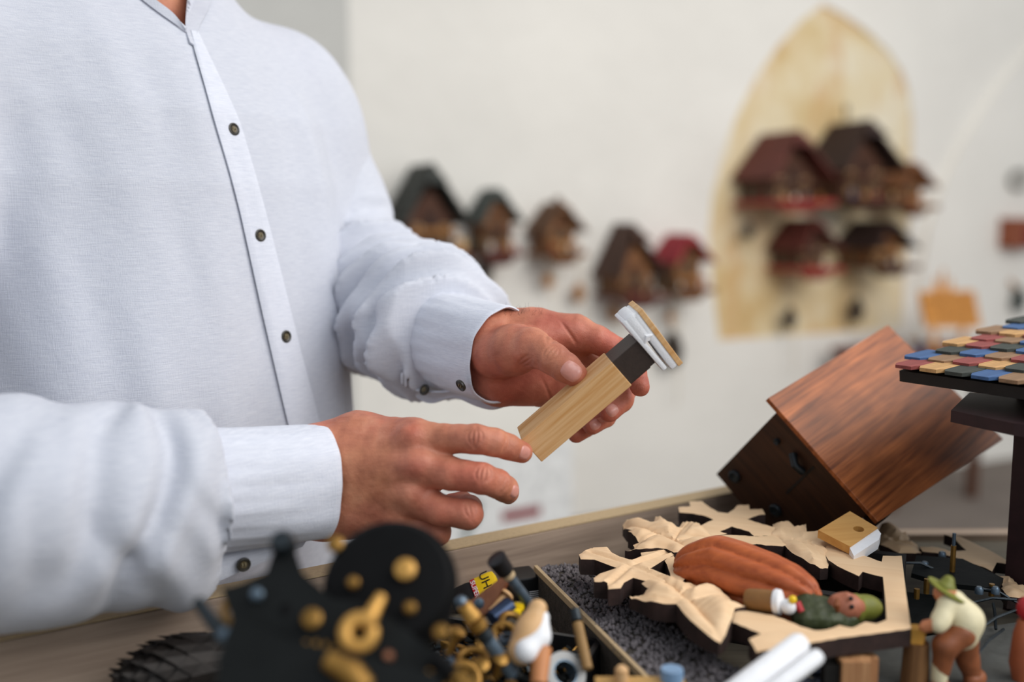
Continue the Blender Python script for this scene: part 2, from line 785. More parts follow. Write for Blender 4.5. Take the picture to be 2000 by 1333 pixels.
# ================================================================== person
def mat_skin():
    m, nt, b = newmat('skin')
    v = coords(nt)
    f = noise(nt, v, 55, 5, 0.6)
    c = ramp(nt, f, [(0.28, lin((168, 101, 79))), (0.55, lin((198, 127, 101))), (0.8, lin((217, 151, 123)))])
    big = noise(nt, v, 17, 3, 0.55)
    hue = nd(nt, 'ShaderNodeMix', data_type='RGBA', blend_type='MULTIPLY')
    hue.inputs['Factor'].default_value = 1.0
    nt.links.new(c, hue.inputs['A'])
    nt.links.new(ramp(nt, big, [(0.36, (1.0, 0.80, 0.80, 1)), (0.52, (0.96, 0.95, 0.93, 1)), (0.66, (1.0, 1.04, 0.92, 1))]), hue.inputs['B'])
    c = hue.outputs['Result']
    at = nd(nt, 'ShaderNodeAttribute', attribute_name='blush')
    mx = nd(nt, 'ShaderNodeMix', data_type='RGBA')
    nt.links.new(at.outputs['Fac'], mx.inputs['Factor'])
    nt.links.new(c, mx.inputs['A'])
    mx.inputs['B'].default_value = lin((158, 62, 60))
    nt.links.new(mx.outputs['Result'], b.inputs['Base Color'])
    b.inputs['Roughness'].default_value = 0.5
    b.inputs['Specular IOR Level'].default_value = 0.35
    b.inputs['Subsurface Weight'].default_value = 0.12
    b.inputs['Subsurface Radius'].default_value = (0.006, 0.0025, 0.0015)
    b.inputs['Subsurface Scale'].default_value = 0.6
    vo = nd(nt, 'ShaderNodeTexVoronoi', feature='DISTANCE_TO_EDGE')
    vo.inputs['Scale'].default_value = 620
    nt.links.new(v, vo.inputs['Vector'])
    ad = nd(nt, 'ShaderNodeMath', operation='ADD')
    nt.links.new(vo.outputs['Distance'], ad.inputs[0])
    nt.links.new(noise(nt, v, 240, 4), ad.inputs[1])
    bump(nt, b, ad.outputs[0], 0.35, 0.0006)
    return m


def mat_linen(name='white_linen', k=1.0):
    m, nt, b = newmat(name)
    v = coords(nt)
    vx = coords(nt, (90, 90, 1500))
    streak = noise(nt, vx, 1.0, 3, 0.6)
    vz = coords(nt, (1300, 1300, 60))
    weft = noise(nt, vz, 1.0, 2, 0.5)
    nt.links.new(ramp(nt, streak, [(0.3, lin((195 * k, 198 * k, min(250, 209 * k)))), (0.7, lin((212 * k, 214 * k, min(250, 222 * k))))]), b.inputs['Base Color'])
    b.inputs['Roughness'].default_value = 0.85
    b.inputs['Specular IOR Level'].default_value = 0.15
    b.inputs['Sheen Weight'].default_value = 0.15
    ad = nd(nt, 'ShaderNodeMath', operation='ADD')
    nt.links.new(streak, ad.inputs[0])
    nt.links.new(weft, ad.inputs[1])
    ad2 = nd(nt, 'ShaderNodeMath', operation='MULTIPLY_ADD')
    nt.links.new(noise(nt, v, 45, 4, 0.6), ad2.inputs[0])
    ad2.inputs[1].default_value = 2.2
    nt.links.new(ad.outputs[0], ad2.inputs[2])
    bump(nt, b, ad2.outputs[0], 0.35, 0.0009)
    return m


SKIN, LINEN = mat_skin(), mat_linen()
LINEN2 = mat_linen('white_linen_doubled', 1.07)
NAIL = plain('fingernail', (206, 142, 128), 0.3, 0, 0.06, 300, 0.1, 0.0002, 0.5)
BUTTON = plain('dark_horn_button', (46, 42, 34), 0.35, 0, 0.3, 500, 0.3, 0.0003, 0.5)
BUTTON_IN = plain('brown_button_centre', (84, 70, 46), 0.4, 0, 0.4, 700, 0.4, 0.0003, 0.5)
THREAD = plain('pale_thread', (150, 140, 110), 0.8)
HAIRM = plain('dark_brown_hair', (52, 40, 32), 0.6, 0, 0.3, 400)
TROUSER = plain('dark_trousers', (52, 54, 62), 0.85, 0, 0.15, 200, 0.4)
SHOE = plain('brown_shoe_leather', (70, 48, 34), 0.45)

TA = math.radians(50.0)
TN = np.array([math.sin(TA), -math.cos(TA), 0])   # where the chest faces
TL = np.array([math.cos(TA), math.sin(TA), 0])    # towards his left arm
TC = np.array([-0.338, 0.922, 0])

person = thing('person', 'person in a white collarless linen shirt holding a small wooden bellows whistle over the tray', 'person', (TC[0], TC[1], 0))

# ---- shirt --------------------------------------------------------
zz = [0.80, 0.92, 1.00, 1.10, 1.20, 1.30, 1.36, 1.41, 1.45, 1.49, 1.54]
AA = [0.196, 0.196, 0.193, 0.188, 0.184, 0.182, 0.176, 0.160, 0.132, 0.098, 0.068]
BB = [0.150, 0.152, 0.152, 0.146, 0.140, 0.132, 0.122, 0.108, 0.092, 0.076, 0.062]
OO = [0.012, 0.014, 0.014, 0.010, 0.004, 0.0, -0.006, -0.016, -0.026, -0.032, -0.036]


def torso_sdf(grow=0.0, fold=True):
    def f(p):
        z = p[..., 2]
        A = np.interp(z, zz, AA) + grow
        B = np.interp(z, zz, BB) + grow
        off = np.interp(z, zz, OO)
        q = (p - TC)
        x = q @ TL
        y = q @ TN - off
        m = 2.3
        r = (np.abs(x / A) ** m + np.abs(y / B) ** m) ** (1 / m)
        d = (r - 1) * np.minimum(A, B) * 0.85
        if fold:
            # soft drape: long folds from the shoulders and pulls towards the waist
            s = sines(np.stack([x * 1.0, y * 0.6, z * 0.28], -1), 3, 11, 5) * 0.0042
            t = sines(np.stack([x * 0.5 + z * 0.35, y * 0.4, z * 0.6 - x * 0.4], -1), 8, 7, 5) * 0.0036
            u = sines(np.stack([x + 0.25 * z, y, z * 0.5], -1), 21, 26, 6) * 0.0006
            d = d - (s + t + u) * np.clip((1.47 - z) / 0.1, 0, 1)
        return np.maximum(np.maximum(d, 0.865 - z), z - 1.54)
    return f


shirt_sdf = SDF()
shirt_sdf.func(torso_sdf(), TC + [-0.3, -0.3, 0.85], TC + [0.3, 0.3, 1.55], 0.02)


def chain(sdf, pts, k):
    for a, b in zip(pts[:-1], pts[1:]):
        sdf.cap(P(*a[:3]), P(*b[:3]), a[3], b[3], k)


SH_L = [(545, 175, 1.03, 0.060), (572, 250, 1.05, 0.064), (635, 420, 1.07, 0.062), (690, 560, 1.06, 0.060),
        (775, 602, 0.98, 0.058), (846, 640, 0.915, 0.0535), (893, 660, 0.872, 0.046)]
left_sdf = SDF()
chain(left_sdf, SH_L, 0.035)
for a, b in zip(SH_L[:2], SH_L[1:3]):
    shirt_sdf.cap(P(*a[:3]), P(*b[:3]), a[3], b[3] * 0.96, 0.045)
sr = TC - TL * 0.195
SHR = np.array([sr[0], sr[1], 1.395])
sc_ = TC - TL * 0.10 - TN * 0.01
shirt_sdf.cap(np.array([sc_[0], sc_[1], 1.405]), SHR, 0.066, 0.063, 0.05)
shirt_sdf.cap(SHR, SHR * 0.6 + P(-330, 1000, 0.605) * 0.4, 0.063, 0.060, 0.04)
NEAR = [(-330, 1000, 0.605, 0.062), (-60, 998, 0.618, 0.0650), (90, 992, 0.632, 0.0615), (250, 982, 0.660, 0.0560), (340, 968, 0.677, 0.0485), (400, 958, 0.689, 0.0432), (470, 951, 0.702, 0.0405)]
HANG = [(120, 1040, 0.640, 0.048), (260, 1062, 0.664, 0.035), (350, 1080, 0.684, 0.026), (430, 1085, 0.702, 0.020), (520, 1052, 0.722, 0.012)]
near_sdf = SDF()
near_sdf.cap(SHR, P(*NEAR[0][:3]), 0.063, 0.061, 0.03)
for a, b in zip(NEAR[:-1], NEAR[1:]):
    near_sdf.cap(P(*a[:3]), P(*b[:3]), a[3], b[3], 0.03)
chain(near_sdf, HANG, 0.025)


def axis_coords(p, pts):
    """arc length along a polyline of 3-D points and angle around it (up = 90 degrees)"""
    best = np.full(p.shape[:-1], 1e9)
    S = np.zeros(p.shape[:-1])
    T = np.zeros(p.shape[:-1])
    acc = 0.0
    for a, b in zip(pts[:-1], pts[1:]):
        ba = b - a
        L = np.linalg.norm(ba)
        u = ba / L
        pa = p - a
        t = np.clip(pa @ u, 0, L)
        w = pa - t[..., None] * u
        d = np.linalg.norm(w, axis=-1)
        e2 = nrm(np.array([0, 0, 1.0]) - u * u[2])
        e1 = np.cross(e2, u)
        th = np.arctan2(w @ e2, w @ e1)
        m = d < best
        best = np.where(m, d, best)
        S = np.where(m, acc + t, S)
        T = np.where(m, th, T)
        acc += L
    return S, T


def ridge(x, sharp=2.0):
    """rounded crests with narrow valleys"""
    return 1 - np.abs(np.sin(x * math.pi)) ** (1 / sharp) * 2 + 0.3


nearpts = [P(*a[:3]) for a in NEAR]


def near_folds(p):
    s, t = axis_coords(p, nearpts)
    L = 0.23
    u = s / L
    # long diagonal folds, deeper towards the elbow, small gathers at the cuff
    w = sines(np.stack([s * 1.0, np.cos(t) * 0.03 + s * 0.25, np.sin(t) * 0.035 + s * 0.45], -1), 5, 16, 6) * 0.0036 * np.clip((0.25 - s) / 0.05, 0.0, 1)
    w += np.sin(2 * math.pi * (s * 19 + 0.30 * np.sin(t) + 0.15 * np.cos(2 * t))) * 0.0012 * np.clip((0.27 - s) / 0.1, 0.1, 1)
    ph = np.arctan2(np.sin(t), -np.cos(t))
    for (s0, mslope, A, sg, p0, pw) in ((0.172, 0.016, 0.0085, 0.0075, 0.2, 1.3), (0.222, 0.006, 0.0040, 0.006, 0.3, 1.1), (0.128, 0.022, 0.0060, 0.010, 0.6, 1.1), (0.205, -0.020, 0.0045, 0.007, -0.7, 0.9), (0.145, -0.03, 0.0050, 0.010, -0.8, 0.8), (0.09, 0.02, 0.006, 0.012, 0.2, 1.4)):
        x = (s - s0 - mslope * ph + 0.006 * np.sin(3 * ph + s0 * 90)) / sg
        win = np.exp(-((ph - p0) / pw) ** 4)
        w += win * A * np.clip((0.245 - s) / 0.03, 0, 1) * (-np.exp(-x * x) + 0.55 * np.exp(-((x - 2.0) / 1.3) ** 2) + 0.35 * np.exp(-((x + 2.0) / 1.3) ** 2))
    w += np.sin(9 * t + 30 * s) * 0.0014 * np.clip((s - 0.20) / 0.06, 0, 1)
    return -w


near_sdf.clip(P(408, 957, 0.690), P(470, 951, 0.702) - P(340, 968, 0.677))
near_sdf.mod(near_folds, [-2, -2, 0], [2, 2, 2])
leftpts = [P(*a[:3]) for a in SH_L]


def left_folds(p):
    s, t = axis_coords(p, leftpts)
    k = np.clip((s - 0.14) / 0.08, 0, 1) 
    c1 = np.cos(math.pi * (s * 30 - 0.55 * np.sin(t + 0.5) + 0.12 * np.sin(2 * t) + 0.2 * sines(p, 4, 9, 4)))
    c2 = np.cos(math.pi * (s * 52 - 0.95 * np.sin(t + 0.3) + 0.2 + 0.3 * sines(p, 6, 12, 4)))
    w = (np.abs(c1) ** 2.5 - 0.35) * 0.0150 * k + (np.abs(c2) ** 3 - 0.3) * 0.0070 * k
    w += sines(p, 12, 15, 6) * 0.0030 * (0.3 + 0.7 * k)
    return -w


left_sdf.clip(P(878, 660, 0.890), P(984, 697, 0.812) - P(862, 660, 0.902))
left_sdf.mod(left_folds, [-2, -2, 0], [2, 2, 2])
V3, F3 = left_sdf.mesh(0.0032, smooth=1)

V1, F1 = shirt_sdf.mesh(0.0036, smooth=2)
# neck opening: drop the faces inside the V and the neck hole
q = V1 - TC
lx, ly = q @ TL, q @ TN
VB = shirt_sdf.march(CAM, ray(362, 56), 0.6)
vq = (VB - TC) @ TL
inV = (ly > 0) & (V1[:, 2] > VB[2]) & (lx - vq < (V1[:, 2] - VB[2]) * 0.55 + 0.001) & (vq - lx < (V1[:, 2] - VB[2]) * 0.95 + 0.001)
inV |= V1[:, 2] > 1.525
F1 = F1[~inV[F1].any(axis=1)]
# hollow below the hem and where the cuff joins: keep as a closed drape
V2, F2 = near_sdf.mesh(0.0034, smooth=2)
base = np.array([TC[0], TC[1], 0])
shirt = fastmesh('shirt', np.concatenate([V1, V2, V3]) - base, np.concatenate([F1, F2 + len(V1), F3 + len(V1) + len(V2)]), LINEN, person)
shirt['label'] = 'white linen shirt'


def ribbon_surface(rows, thick, name, mat, parent, base=base):
    """rows: (m,n,3) grid of points; closed thin sheet"""
    G = np.asarray(rows, float)
    m, n = G.shape[:2]
    du = np.gradient(G, axis=0)
    dv = np.gradient(G, axis=1)
    N = np.cross(du, dv)
    N /= np.maximum(np.linalg.norm(N, axis=-1, keepdims=True), 1e-9)
    A = (G + N * thick / 2).reshape(-1, 3)
    B = (G - N * thick / 2).reshape(-1, 3)
    V = np.concatenate([A, B]) - base
    o = m * n
    F = []
    for i in range(m - 1):
        for j in range(n - 1):
            a, b, c, d = i * n + j, i * n + j + 1, (i + 1) * n + j + 1, (i + 1) * n + j
            F.append((d, c, b, a))
            F.append((a + o, b + o, c + o, d + o))
    rim = [i * n for i in range(m)] + [(m - 1) * n + j for j in range(1, n)] + [i * n + n - 1 for i in range(m - 2, -1, -1)] + [j for j in range(n - 2, 0, -1)]
    for k in range(len(rim)):
        a, b = rim[k], rim[(k + 1) % len(rim)]
        F.append((a, b, b + o, a + o))
    return obj(name, V, F, mat, parent, True, None, 50)


def spline(pts, n):
    pts = np.asarray(pts, float)
    d = np.r_[0, np.cumsum(np.linalg.norm(np.diff(pts[:, :2], axis=0), axis=1))]
    t = np.linspace(0, d[-1], n)
    out = np.stack([np.interp(t, d, pts[:, k]) for k in range(pts.shape[1])], 1)
    for _ in range(3):
        o2 = out.copy()
        o2[1:-1] = out[1:-1] * 0.5 + (out[:-2] + out[2:]) * 0.25
        out = o2
    return out


def on_shirt(px, py, lift):
    p = shirt_sdf.march(CAM, ray(px, py), 0.6)
    return p - nrm(ray(px, py)) * lift


# placket: the strip that carries the buttons
pl = spline([(372, 60), (378, 90), (398, 160), (420, 240), (447, 330), (468, 410), (488, 500), (510, 600), (533, 700), (556, 800), (580, 900), (600, 1000)], 70)
pr = spline([(386, 62), (399, 90), (428, 150), (467, 235), (495, 330), (517, 410), (540, 500), (565, 600), (590, 700), (617, 800), (640, 900), (662, 1000)], 70)
rows = []
for a, b in zip(pl, pr):
    row = []
    for t in np.linspace(0, 1, 8):
        c = a * (1 - t) + b * t
        row.append(on_shirt(c[0], c[1], 0.0042 if 0.05 < t < 0.95 else 0.0024))
    rows.append(row)
placket = ribbon_surface(rows, 0.0016, 'placket', LINEN2, shirt)

# stitch ridge along the front edge
def sewn_button(px, py, rad, sdf, parent, lift=0.0035, name='button', tilt=None):
    p = sdf.march(CAM, ray(px, py), 0.5)
    n = sdf.normal(p, 0.012)
    if tilt is not None:
        n = nrm(n + tilt)
    M = frame(p + n * lift - base, *basis(n).T)
    mb = MB()
    mb.lathe([(0.0, -0.0012), (rad * 0.9, -0.0012), (rad, 0), (rad * 0.96, 0.0011), (rad * 0.8, 0.0014), (rad * 0.68, 0.0008), (0.0, 0.0006)], 28, cap=False)
    b = mb.build(name, BUTTON, parent, True)
    b.matrix_local = M
    mc = MB()
    mc.lathe([(0, 0.00075), (rad * 0.5, 0.0009), (rad * 0.48, 0.0006)], 20, cap=False)
    c = mc.build('button_centre', BUTTON_IN, b, True)
    mt = MB()
    for s in (-1, 1):
        mt.tube([(s * rad * 0.22, -rad * 0.28, 0.0008), (s * rad * 0.2, 0, 0.0016), (s * rad * 0.22, rad * 0.28, 0.0008)], 0.0004, 6)
    mt.build('thread', THREAD, b)
    return b


for (bx_, by_) in ((451, 255), (503, 461), (553, 658), (600, 858)):
    sewn_button(bx_, by_, 0.0056, shirt_sdf, shirt)

# stand collar: near band and the turned far flap with its back around the neck
cl = spline([(235, -40), (280, 2), (320, 32), (364, 62)], 18)
ci = spline([(262, -42), (304, 0), (337, 24), (363, 54)], 18)
rows = [[on_shirt(*(a * (1 - t) + b * t), 0.002 + 0.006 * t) for t in np.linspace(0, 1, 5)] for a, b in zip(cl, ci)]
ribbon_surface(rows, 0.0018, 'collar_band', LINEN, shirt)
fa = spline([(372, -40), (366, -2), (363, 30), (361, 56), (371, 84)], 18)
fb = spline([(420, -40), (414, 4), (402, 28), (386, 58), (380, 90)], 18)
rows = []
for i, (a, b) in enumerate(zip(fa, fb)):
    row = []
    e = math.sin(math.pi * min(1, i / 17 + 0.25)) 
    for t in np.linspace(0, 1, 6):
        c = a * (1 - t) + b * t
        row.append(on_shirt(c[0], c[1], -0.012 * (1 - t) * (1 - i / 17) + 0.008 * t * (1 - i / 17) + 0.003))
    rows.append(row)
ribbon_surface(rows, 0.0016, 'collar_flap', LINEN, shirt)
mb = MB()
rows = []
for k in range(25):
    a = math.radians(-35 + 250 * k / 24)
    c = TC + TN * -0.040 + (TL * math.cos(a) * 0.074 - TN * math.sin(a) * 0.070)
    rows.append([(c[0], c[1], 1.512 + 0.012 * math.sin(a)), (c[0] * 1.0, c[1], 1.55 + 0.012 * math.sin(a))])
ribbon_surface(rows, 0.002, 'collar_back', LINEN, shirt)


def cuff(name, c0, c1, r0, r1, up, seed, wob=0.0012):
    """open tube with a wall, from the sleeve end c0 to the wrist end c1; r = (across, along up)"""
    c0, c1 = np.asarray(c0), np.asarray(c1)
    ax = nrm(c1 - c0)
    e2 = nrm(np.asarray(up, float) - ax * np.dot(up, ax))
    e1 = np.cross(e2, ax)
    rng = np.random.RandomState(seed)
    ph = rng.uniform(0, 6.28, 6)
    seg, m = 72, 22
    outer, inner = [], []
    for i in range(m):
        t = i / (m - 1)
        c = c0 + (c1 - c0) * t
        rx, ry = r0[0] + (r1[0] - r0[0]) * t, r0[1] + (r1[1] - r0[1]) * t
        stitch = -0.0007 * math.exp(-((t - 0.93) / 0.02) ** 2) - 0.0008 * math.exp(-((t - 0.05) / 0.03) ** 2)
        ro, ri = [], []
        for k in range(seg):
            a = 2 * math.pi * k / seg
            w = wob * (math.sin(3 * a + ph[0] + 2 * t) + 0.7 * math.sin(5 * a + ph[1] - 3 * t) + 0.35 * math.sin(11 * a + ph[2] + 5 * t))
            w += 0.0007 * math.sin(23 * a + ph[3]) * (1 - t)
            d = math.cos(a) * e1 * (rx + w + stitch) + math.sin(a) * e2 * (ry + w + stitch)
            ro.append(c + d)
            ri.append(c + d * (1 - 0.0022 / max(rx, ry)))
        outer.append(ro)
        inner.append(ri)
    ring = outer + [[(a + b) / 2 + ax * 0.0012 for a, b in zip(outer[-1], inner[-1])]] + inner[::-1]
    V = np.array(ring).reshape(-1, 3)
    F = []
    for i in range(len(ring) - 1):
        for k in range(seg):
            k2 = (k + 1) % seg
            F.append((i * seg + k, i * seg + k2, (i + 1) * seg + k2, (i + 1) * seg + k))
    return obj(name, V - base, F, LINEN2, shirt, True, None, 60)


upc = UP
cuff_near = cuff('cuff', P(385, 956, 0.686), P(628, 942, 0.736), (0.0405, 0.0435), (0.037, 0.0418), upc, 4, 0.0009)
cuff_far = cuff('cuff', P(862, 660, 0.902), P(984, 697, 0.812), (0.039, 0.0445), (0.034, 0.0405), upc + 0.12 * RT, 9, 0.0010)
far_sdf = SDF()
far_sdf.cap(P(862, 660, 0.902), P(984, 697, 0.812), 0.046, 0.0385)
# hanging lower edge of the far cuff with its placket
top = spline([(812, 762, 0.880), (830, 764, 0.875), (860, 766, 0.862), (905, 762, 0.848), (950, 770, 0.833), (1000, 778, 0.818)], 26)
bot = spline([(814, 776, 0.882), (826, 786, 0.878), (845, 791, 0.870), (872, 778, 0.857), (895, 777, 0.848), (925, 793, 0.838), (960, 803, 0.827), (1000, 790, 0.819)], 26)
rows = []
for a, b in zip(top, bot):
    row = []
    for t in np.linspace(0, 1, 6):
        c = a * (1 - t) + b * t
        row.append(P(c[0], c[1], c[2] + 0.010 * math.sin(t * math.pi * 0.6)))
    rows.append(row)
ribbon_surface(rows, 0.0018, 'cuff_flap', LINEN, shirt)
nt_ = spline([(392, 1050, 0.700), (460, 1058, 0.712), (530, 1056, 0.725), (604, 1046, 0.738)], 20)
nb_ = spline([(372, 1152, 0.690), (430, 1132, 0.702), (500, 1102, 0.718), (590, 1068, 0.736)], 20)
rows = [[P(*(a * (1 - t) + b * t)) - FW * 0.012 * math.sin(t * 2.6) * (1 - i / 19) for t in np.linspace(0, 1, 6)] for i, (a, b) in enumerate(zip(nt_, nb_))]
ribbon_surface(rows, 0.0018, 'cuff_flap', LINEN, shirt)
nflap_sdf = SDF()
nflap_sdf.cap(P(440, 1096, 0.712), P(500, 1080, 0.722), 0.012, 0.010)
sewn_button(472, 1100, 0.0052, nflap_sdf, shirt, 0.004)
flap_sdf = SDF()
for a in top[::3]:
    flap_sdf.cap(P(a[0], a[1] + 8, a[2] + 0.008), P(a[0] + 20, a[1] + 8, a[2] + 0.006), 0.008, 0.008, 0.004)
sewn_button(912, 745, 0.0052, far_sdf, shirt, 0.0065)
sewn_button(835, 765, 0.0052, flap_sdf, shirt, 0.004)

# ---- body -----------------------------------------------------------
hand_r = SDF()
K = 0.008


def HP(a):
    return P(a[0], a[1], a[2])


def metacarpals(s, items, k):
    for a, b in items:
        s.cap(HP(a), HP(b), a[3], b[3], k)


W1, W2 = (628, 905, 0.742, 0.0255), (628, 978, 0.746, 0.0255)
metacarpals(hand_r, [((430, 925, 0.695, 0.029), W1), ((430, 955, 0.70, 0.029), W2),
                     (W1, (700, 868, 0.748, 0.0225)), ((700, 868, 0.748, 0.0225), (806, 856, 0.727, 0.0145)),
                     (W1, (818, 910, 0.719, 0.0142)), ((640, 945, 0.742, 0.024), (818, 912, 0.719, 0.0140)),
                     (W2, (806, 970, 0.723, 0.0138)), (W2, (776, 1014, 0.735, 0.0130)),
                     ((650, 950, 0.750, 0.022), (760, 930, 0.745, 0.019)),
                     ((650, 990, 0.755, 0.021), (770, 1005, 0.752, 0.016))], 0.012)
# faint tendons and knuckle heads
for a in ((808, 852, 0.7155, 0.0075), (818, 908, 0.7085, 0.0078), (806, 968, 0.713, 0.007), (778, 1012, 0.7245, 0.0065)):
    hand_r.ell(HP(a), (a[3] * 1.35, a[3], a[3]), None, 0.009)
for a, b in (((690, 900, 0.7275, 0.003), (800, 856, 0.713, 0.003)), ((690, 925, 0.7265, 0.003), (810, 909, 0.7065, 0.003)), ((690, 955, 0.7275, 0.003), (798, 967, 0.711, 0.0028))):
    hand_r.cap(HP(a), HP(b), a[3], b[3], 0.010)
FINGERS_R = [
    [(806, 856, 0.727, 0.0140), (868, 857, 0.7165, 0.0105), (930, 858, 0.709, 0.0106), (962, 864, 0.713, 0.0101), (992, 873, 0.7205, 0.0094), (1019, 884, 0.7305, 0.0080)],
    [(818, 912, 0.719, 0.0140), (880, 926, 0.709, 0.0116), (942, 935, 0.703, 0.0110), (970, 945, 0.710, 0.0102), (986, 955, 0.7205, 0.0096), (992, 963, 0.7375, 0.0084)],
    [(806, 970, 0.723, 0.0135), (862, 998, 0.713, 0.0110), (913, 1004, 0.711, 0.0112), (914, 994, 0.728, 0.0100), (902, 985, 0.744, 0.0090), (882, 985, 0.752, 0.0080)],
    [(778, 1014, 0.735, 0.0125), (818, 1033, 0.727, 0.0105), (854, 1040, 0.727, 0.0100), (856, 1032, 0.741, 0.0090), (848, 1028, 0.753, 0.0084), (830, 1026, 0.758, 0.0076)],
    [(690, 905, 0.768, 0.0180), (752, 915, 0.786, 0.0145), (800, 925, 0.788, 0.0118), (848, 938, 0.782, 0.0098)],
]
HAND_L = SDF()
U1, U2 = (968, 668, 0.826, 0.0250), (978, 730, 0.832, 0.0235)
metacarpals(HAND_L, [((862, 650, 0.905, 0.029), U1), ((862, 672, 0.905, 0.029), U2),
                     (U1, (1040, 655, 0.822, 0.0205)), ((1040, 655, 0.822, 0.0205), (1124, 652, 0.818, 0.0155)),
                     (U1, (1126, 702, 0.836, 0.0150)), (U2, (1108, 738, 0.842, 0.0145)),
                     (U2, (1050, 742, 0.834, 0.0195)), ((1050, 742, 0.834, 0.0195), (1082, 764, 0.842, 0.0140)),
                     ((1000, 705, 0.832, 0.02), (1110, 690, 0.836, 0.017))], 0.012)
# thenar mount and thumb
FINGERS_L = [
    [(968, 690, 0.806, 0.0215), (1004, 684, 0.790, 0.0205), (1038, 680, 0.775, 0.0158), (1062, 690, 0.765, 0.0128), (1082, 702, 0.7585, 0.0122), (1105, 719, 0.7540, 0.0114), (1123, 732, 0.7515, 0.0094)],
    [(1124, 652, 0.818, 0.0150), (1166, 664, 0.812, 0.0118), (1208, 687, 0.812, 0.0108), (1228, 708, 0.806, 0.0096), (1241, 730, 0.797, 0.0090), (1250, 756, 0.787, 0.0078)],
    [(1126, 702, 0.836, 0.0145), (1180, 716, 0.838, 0.0116), (1218, 734, 0.832, 0.0108), (1222, 758, 0.819, 0.0097), (1215, 782, 0.805, 0.0091), (1190, 806, 0.795, 0.0080)],
    [(1108, 738, 0.842, 0.0140), (1160, 754, 0.846, 0.0112), (1194, 772, 0.842, 0.0104), (1194, 794, 0.829, 0.0093), (1182, 814, 0.816, 0.0088), (1156, 832, 0.806, 0.0077)],
    [(1082, 764, 0.842, 0.0130), (1124, 786, 0.848, 0.0102), (1152, 802, 0.845, 0.0094), (1154, 820, 0.836, 0.0085), (1146, 834, 0.826, 0.0080), (1126, 849, 0.818, 0.0071)],
]
KNUCK = []
for hs, fingers in ((hand_r, FINGERS_R), (HAND_L, FINGERS_L)):
    for fi, f in enumerate(fingers):
        for a, b in zip(f[:-1], f[1:]):
            hs.cap(HP(a), HP(b), a[3], b[3], 0.0022 if a is not f[0] else 0.0045)
# the fold of skin between thumb and index finger
HAND_L.cap(P(1030, 672, 0.800), P(1100, 655, 0.812), 0.010, 0.010, 0.014)


def crease(s, c, along, depth, width, length, n=1, gap=0.0016):
    """narrow grooves across a joint"""
    c, along = np.asarray(c), nrm(along)
    s0 = s.march(CAM, nrm(c - CAM), 0.4)
    nn = s.normal(s0, 0.003)
    u = nrm(along - nn * np.dot(along, nn))
    w = np.cross(nn, u)

    def f(p):
        q = p - s0
        a, b, h = q @ u, q @ w, q @ nn
        g = 0
        for i in range(n):
            o = (i - (n - 1) / 2) * gap
            bend = o * (1 - 1.0 * (b / length) ** 2) + 0.12 * length * (b / length) ** 2 * (i - (n - 1) / 2)
            g = g + np.exp(-((a - bend) / width) ** 2) * (1.0 - 0.25 * abs(i - (n - 1) / 2))
        return depth * g * np.exp(-(b / length) ** 4) * np.exp(-(h / 0.006) ** 2)
    e = length * 1.6 + 0.004
    s.mod(f, s0 - e, s0 + e)


def jd(f, i):
    return HP(f[min(i + 1, len(f) - 1)]) - HP(f[i - 1])


R_, L_ = FINGERS_R, FINGERS_L
for f, i, px, n, dp in ((R_[0], 2, (928, 853), 4, 0.00075), (R_[1], 2, (944, 925), 4, 0.0007), (R_[2], 2, (918, 995), 3, 0.0005),
                        (R_[0], 4, (990, 869), 2, 0.00045), (R_[1], 4, (986, 950), 2, 0.0004)):
    crease(hand_r, P(px[0], px[1], 0.7), jd(f, i), dp * 2.0, 0.0010, 0.0068, n, 0.0034)
crease(HAND_L, P(1076, 688, 0.75), jd(L_[0], 4), 0.0014, 0.0010, 0.0080, 4, 0.0034)
crease(HAND_L, P(1026, 708, 0.78), (RT * 0.6 - UP * 0.8), 0.0011, 0.0010, 0.010, 3, 0.0034)
crease(HAND_L, P(1112, 650, 0.8), RT + 0.7 * UP, 0.0013, 0.0012, 0.011, 1)
crease(HAND_L, P(1075, 660, 0.8), RT - 0.3 * UP, 0.0009, 0.0012, 0.010, 2, 0.006)
crease(HAND_L, P(1070, 765, 0.82), RT + 0.4 * UP, 0.0010, 0.0012, 0.012, 1)


def skin_noise(p):
    return sines(p, 31, 95, 6) * 0.00028 + sines(p, 33, 210, 6) * 0.00010


for s in (hand_r, HAND_L):
    s.mod(skin_noise, [-2, -2, 0], [2, 2, 2])

VR, FR = hand_r.mesh(0.00072, smooth=1, band=0.004)
VL, FL = HAND_L.mesh(0.00072, smooth=1, band=0.004)
# the rest of him: torso, arms, legs, neck and head, mostly under his clothes
bsd = SDF()
bsd.func(torso_sdf(-0.022, False), TC + [-0.3, -0.3, 0.85], TC + [0.3, 0.3, 1.55], 0.02)
for pts in (SH_L, NEAR):
    for a, b in zip(pts[:-1], pts[1:]):
        bsd.cap(P(*a[:3]), P(*b[:3]), min(a[3] - 0.03, 0.028), min(b[3] - 0.02, 0.028), 0.02)
bsd.cap(SHR, P(*NEAR[0][:3]), 0.045, 0.042, 0.02)
neck0 = np.array([TC[0], TC[1], 1.43]) - TN * 0.03
neck1 = np.array([TC[0], TC[1], 1.60]) - TN * 0.01
bsd.cap(neck0, neck1, 0.064, 0.056, 0.03)
HEAD = np.array([TC[0], TC[1], 1.70]) + TN * 0.02
LOOK = nrm(TN * 0.9 + np.array([0.25, -0.1, -0.45]))
HB = basis(nrm(np.array([0, 0, 1.0]) + TN * 0.35), LOOK)     # columns: forward, left, up
def hl(x, y, z):
    return HEAD + HB @ np.array([x, y, z])
bsd.ell(HEAD, (0.098, 0.076, 0.115), HB, 0.02)
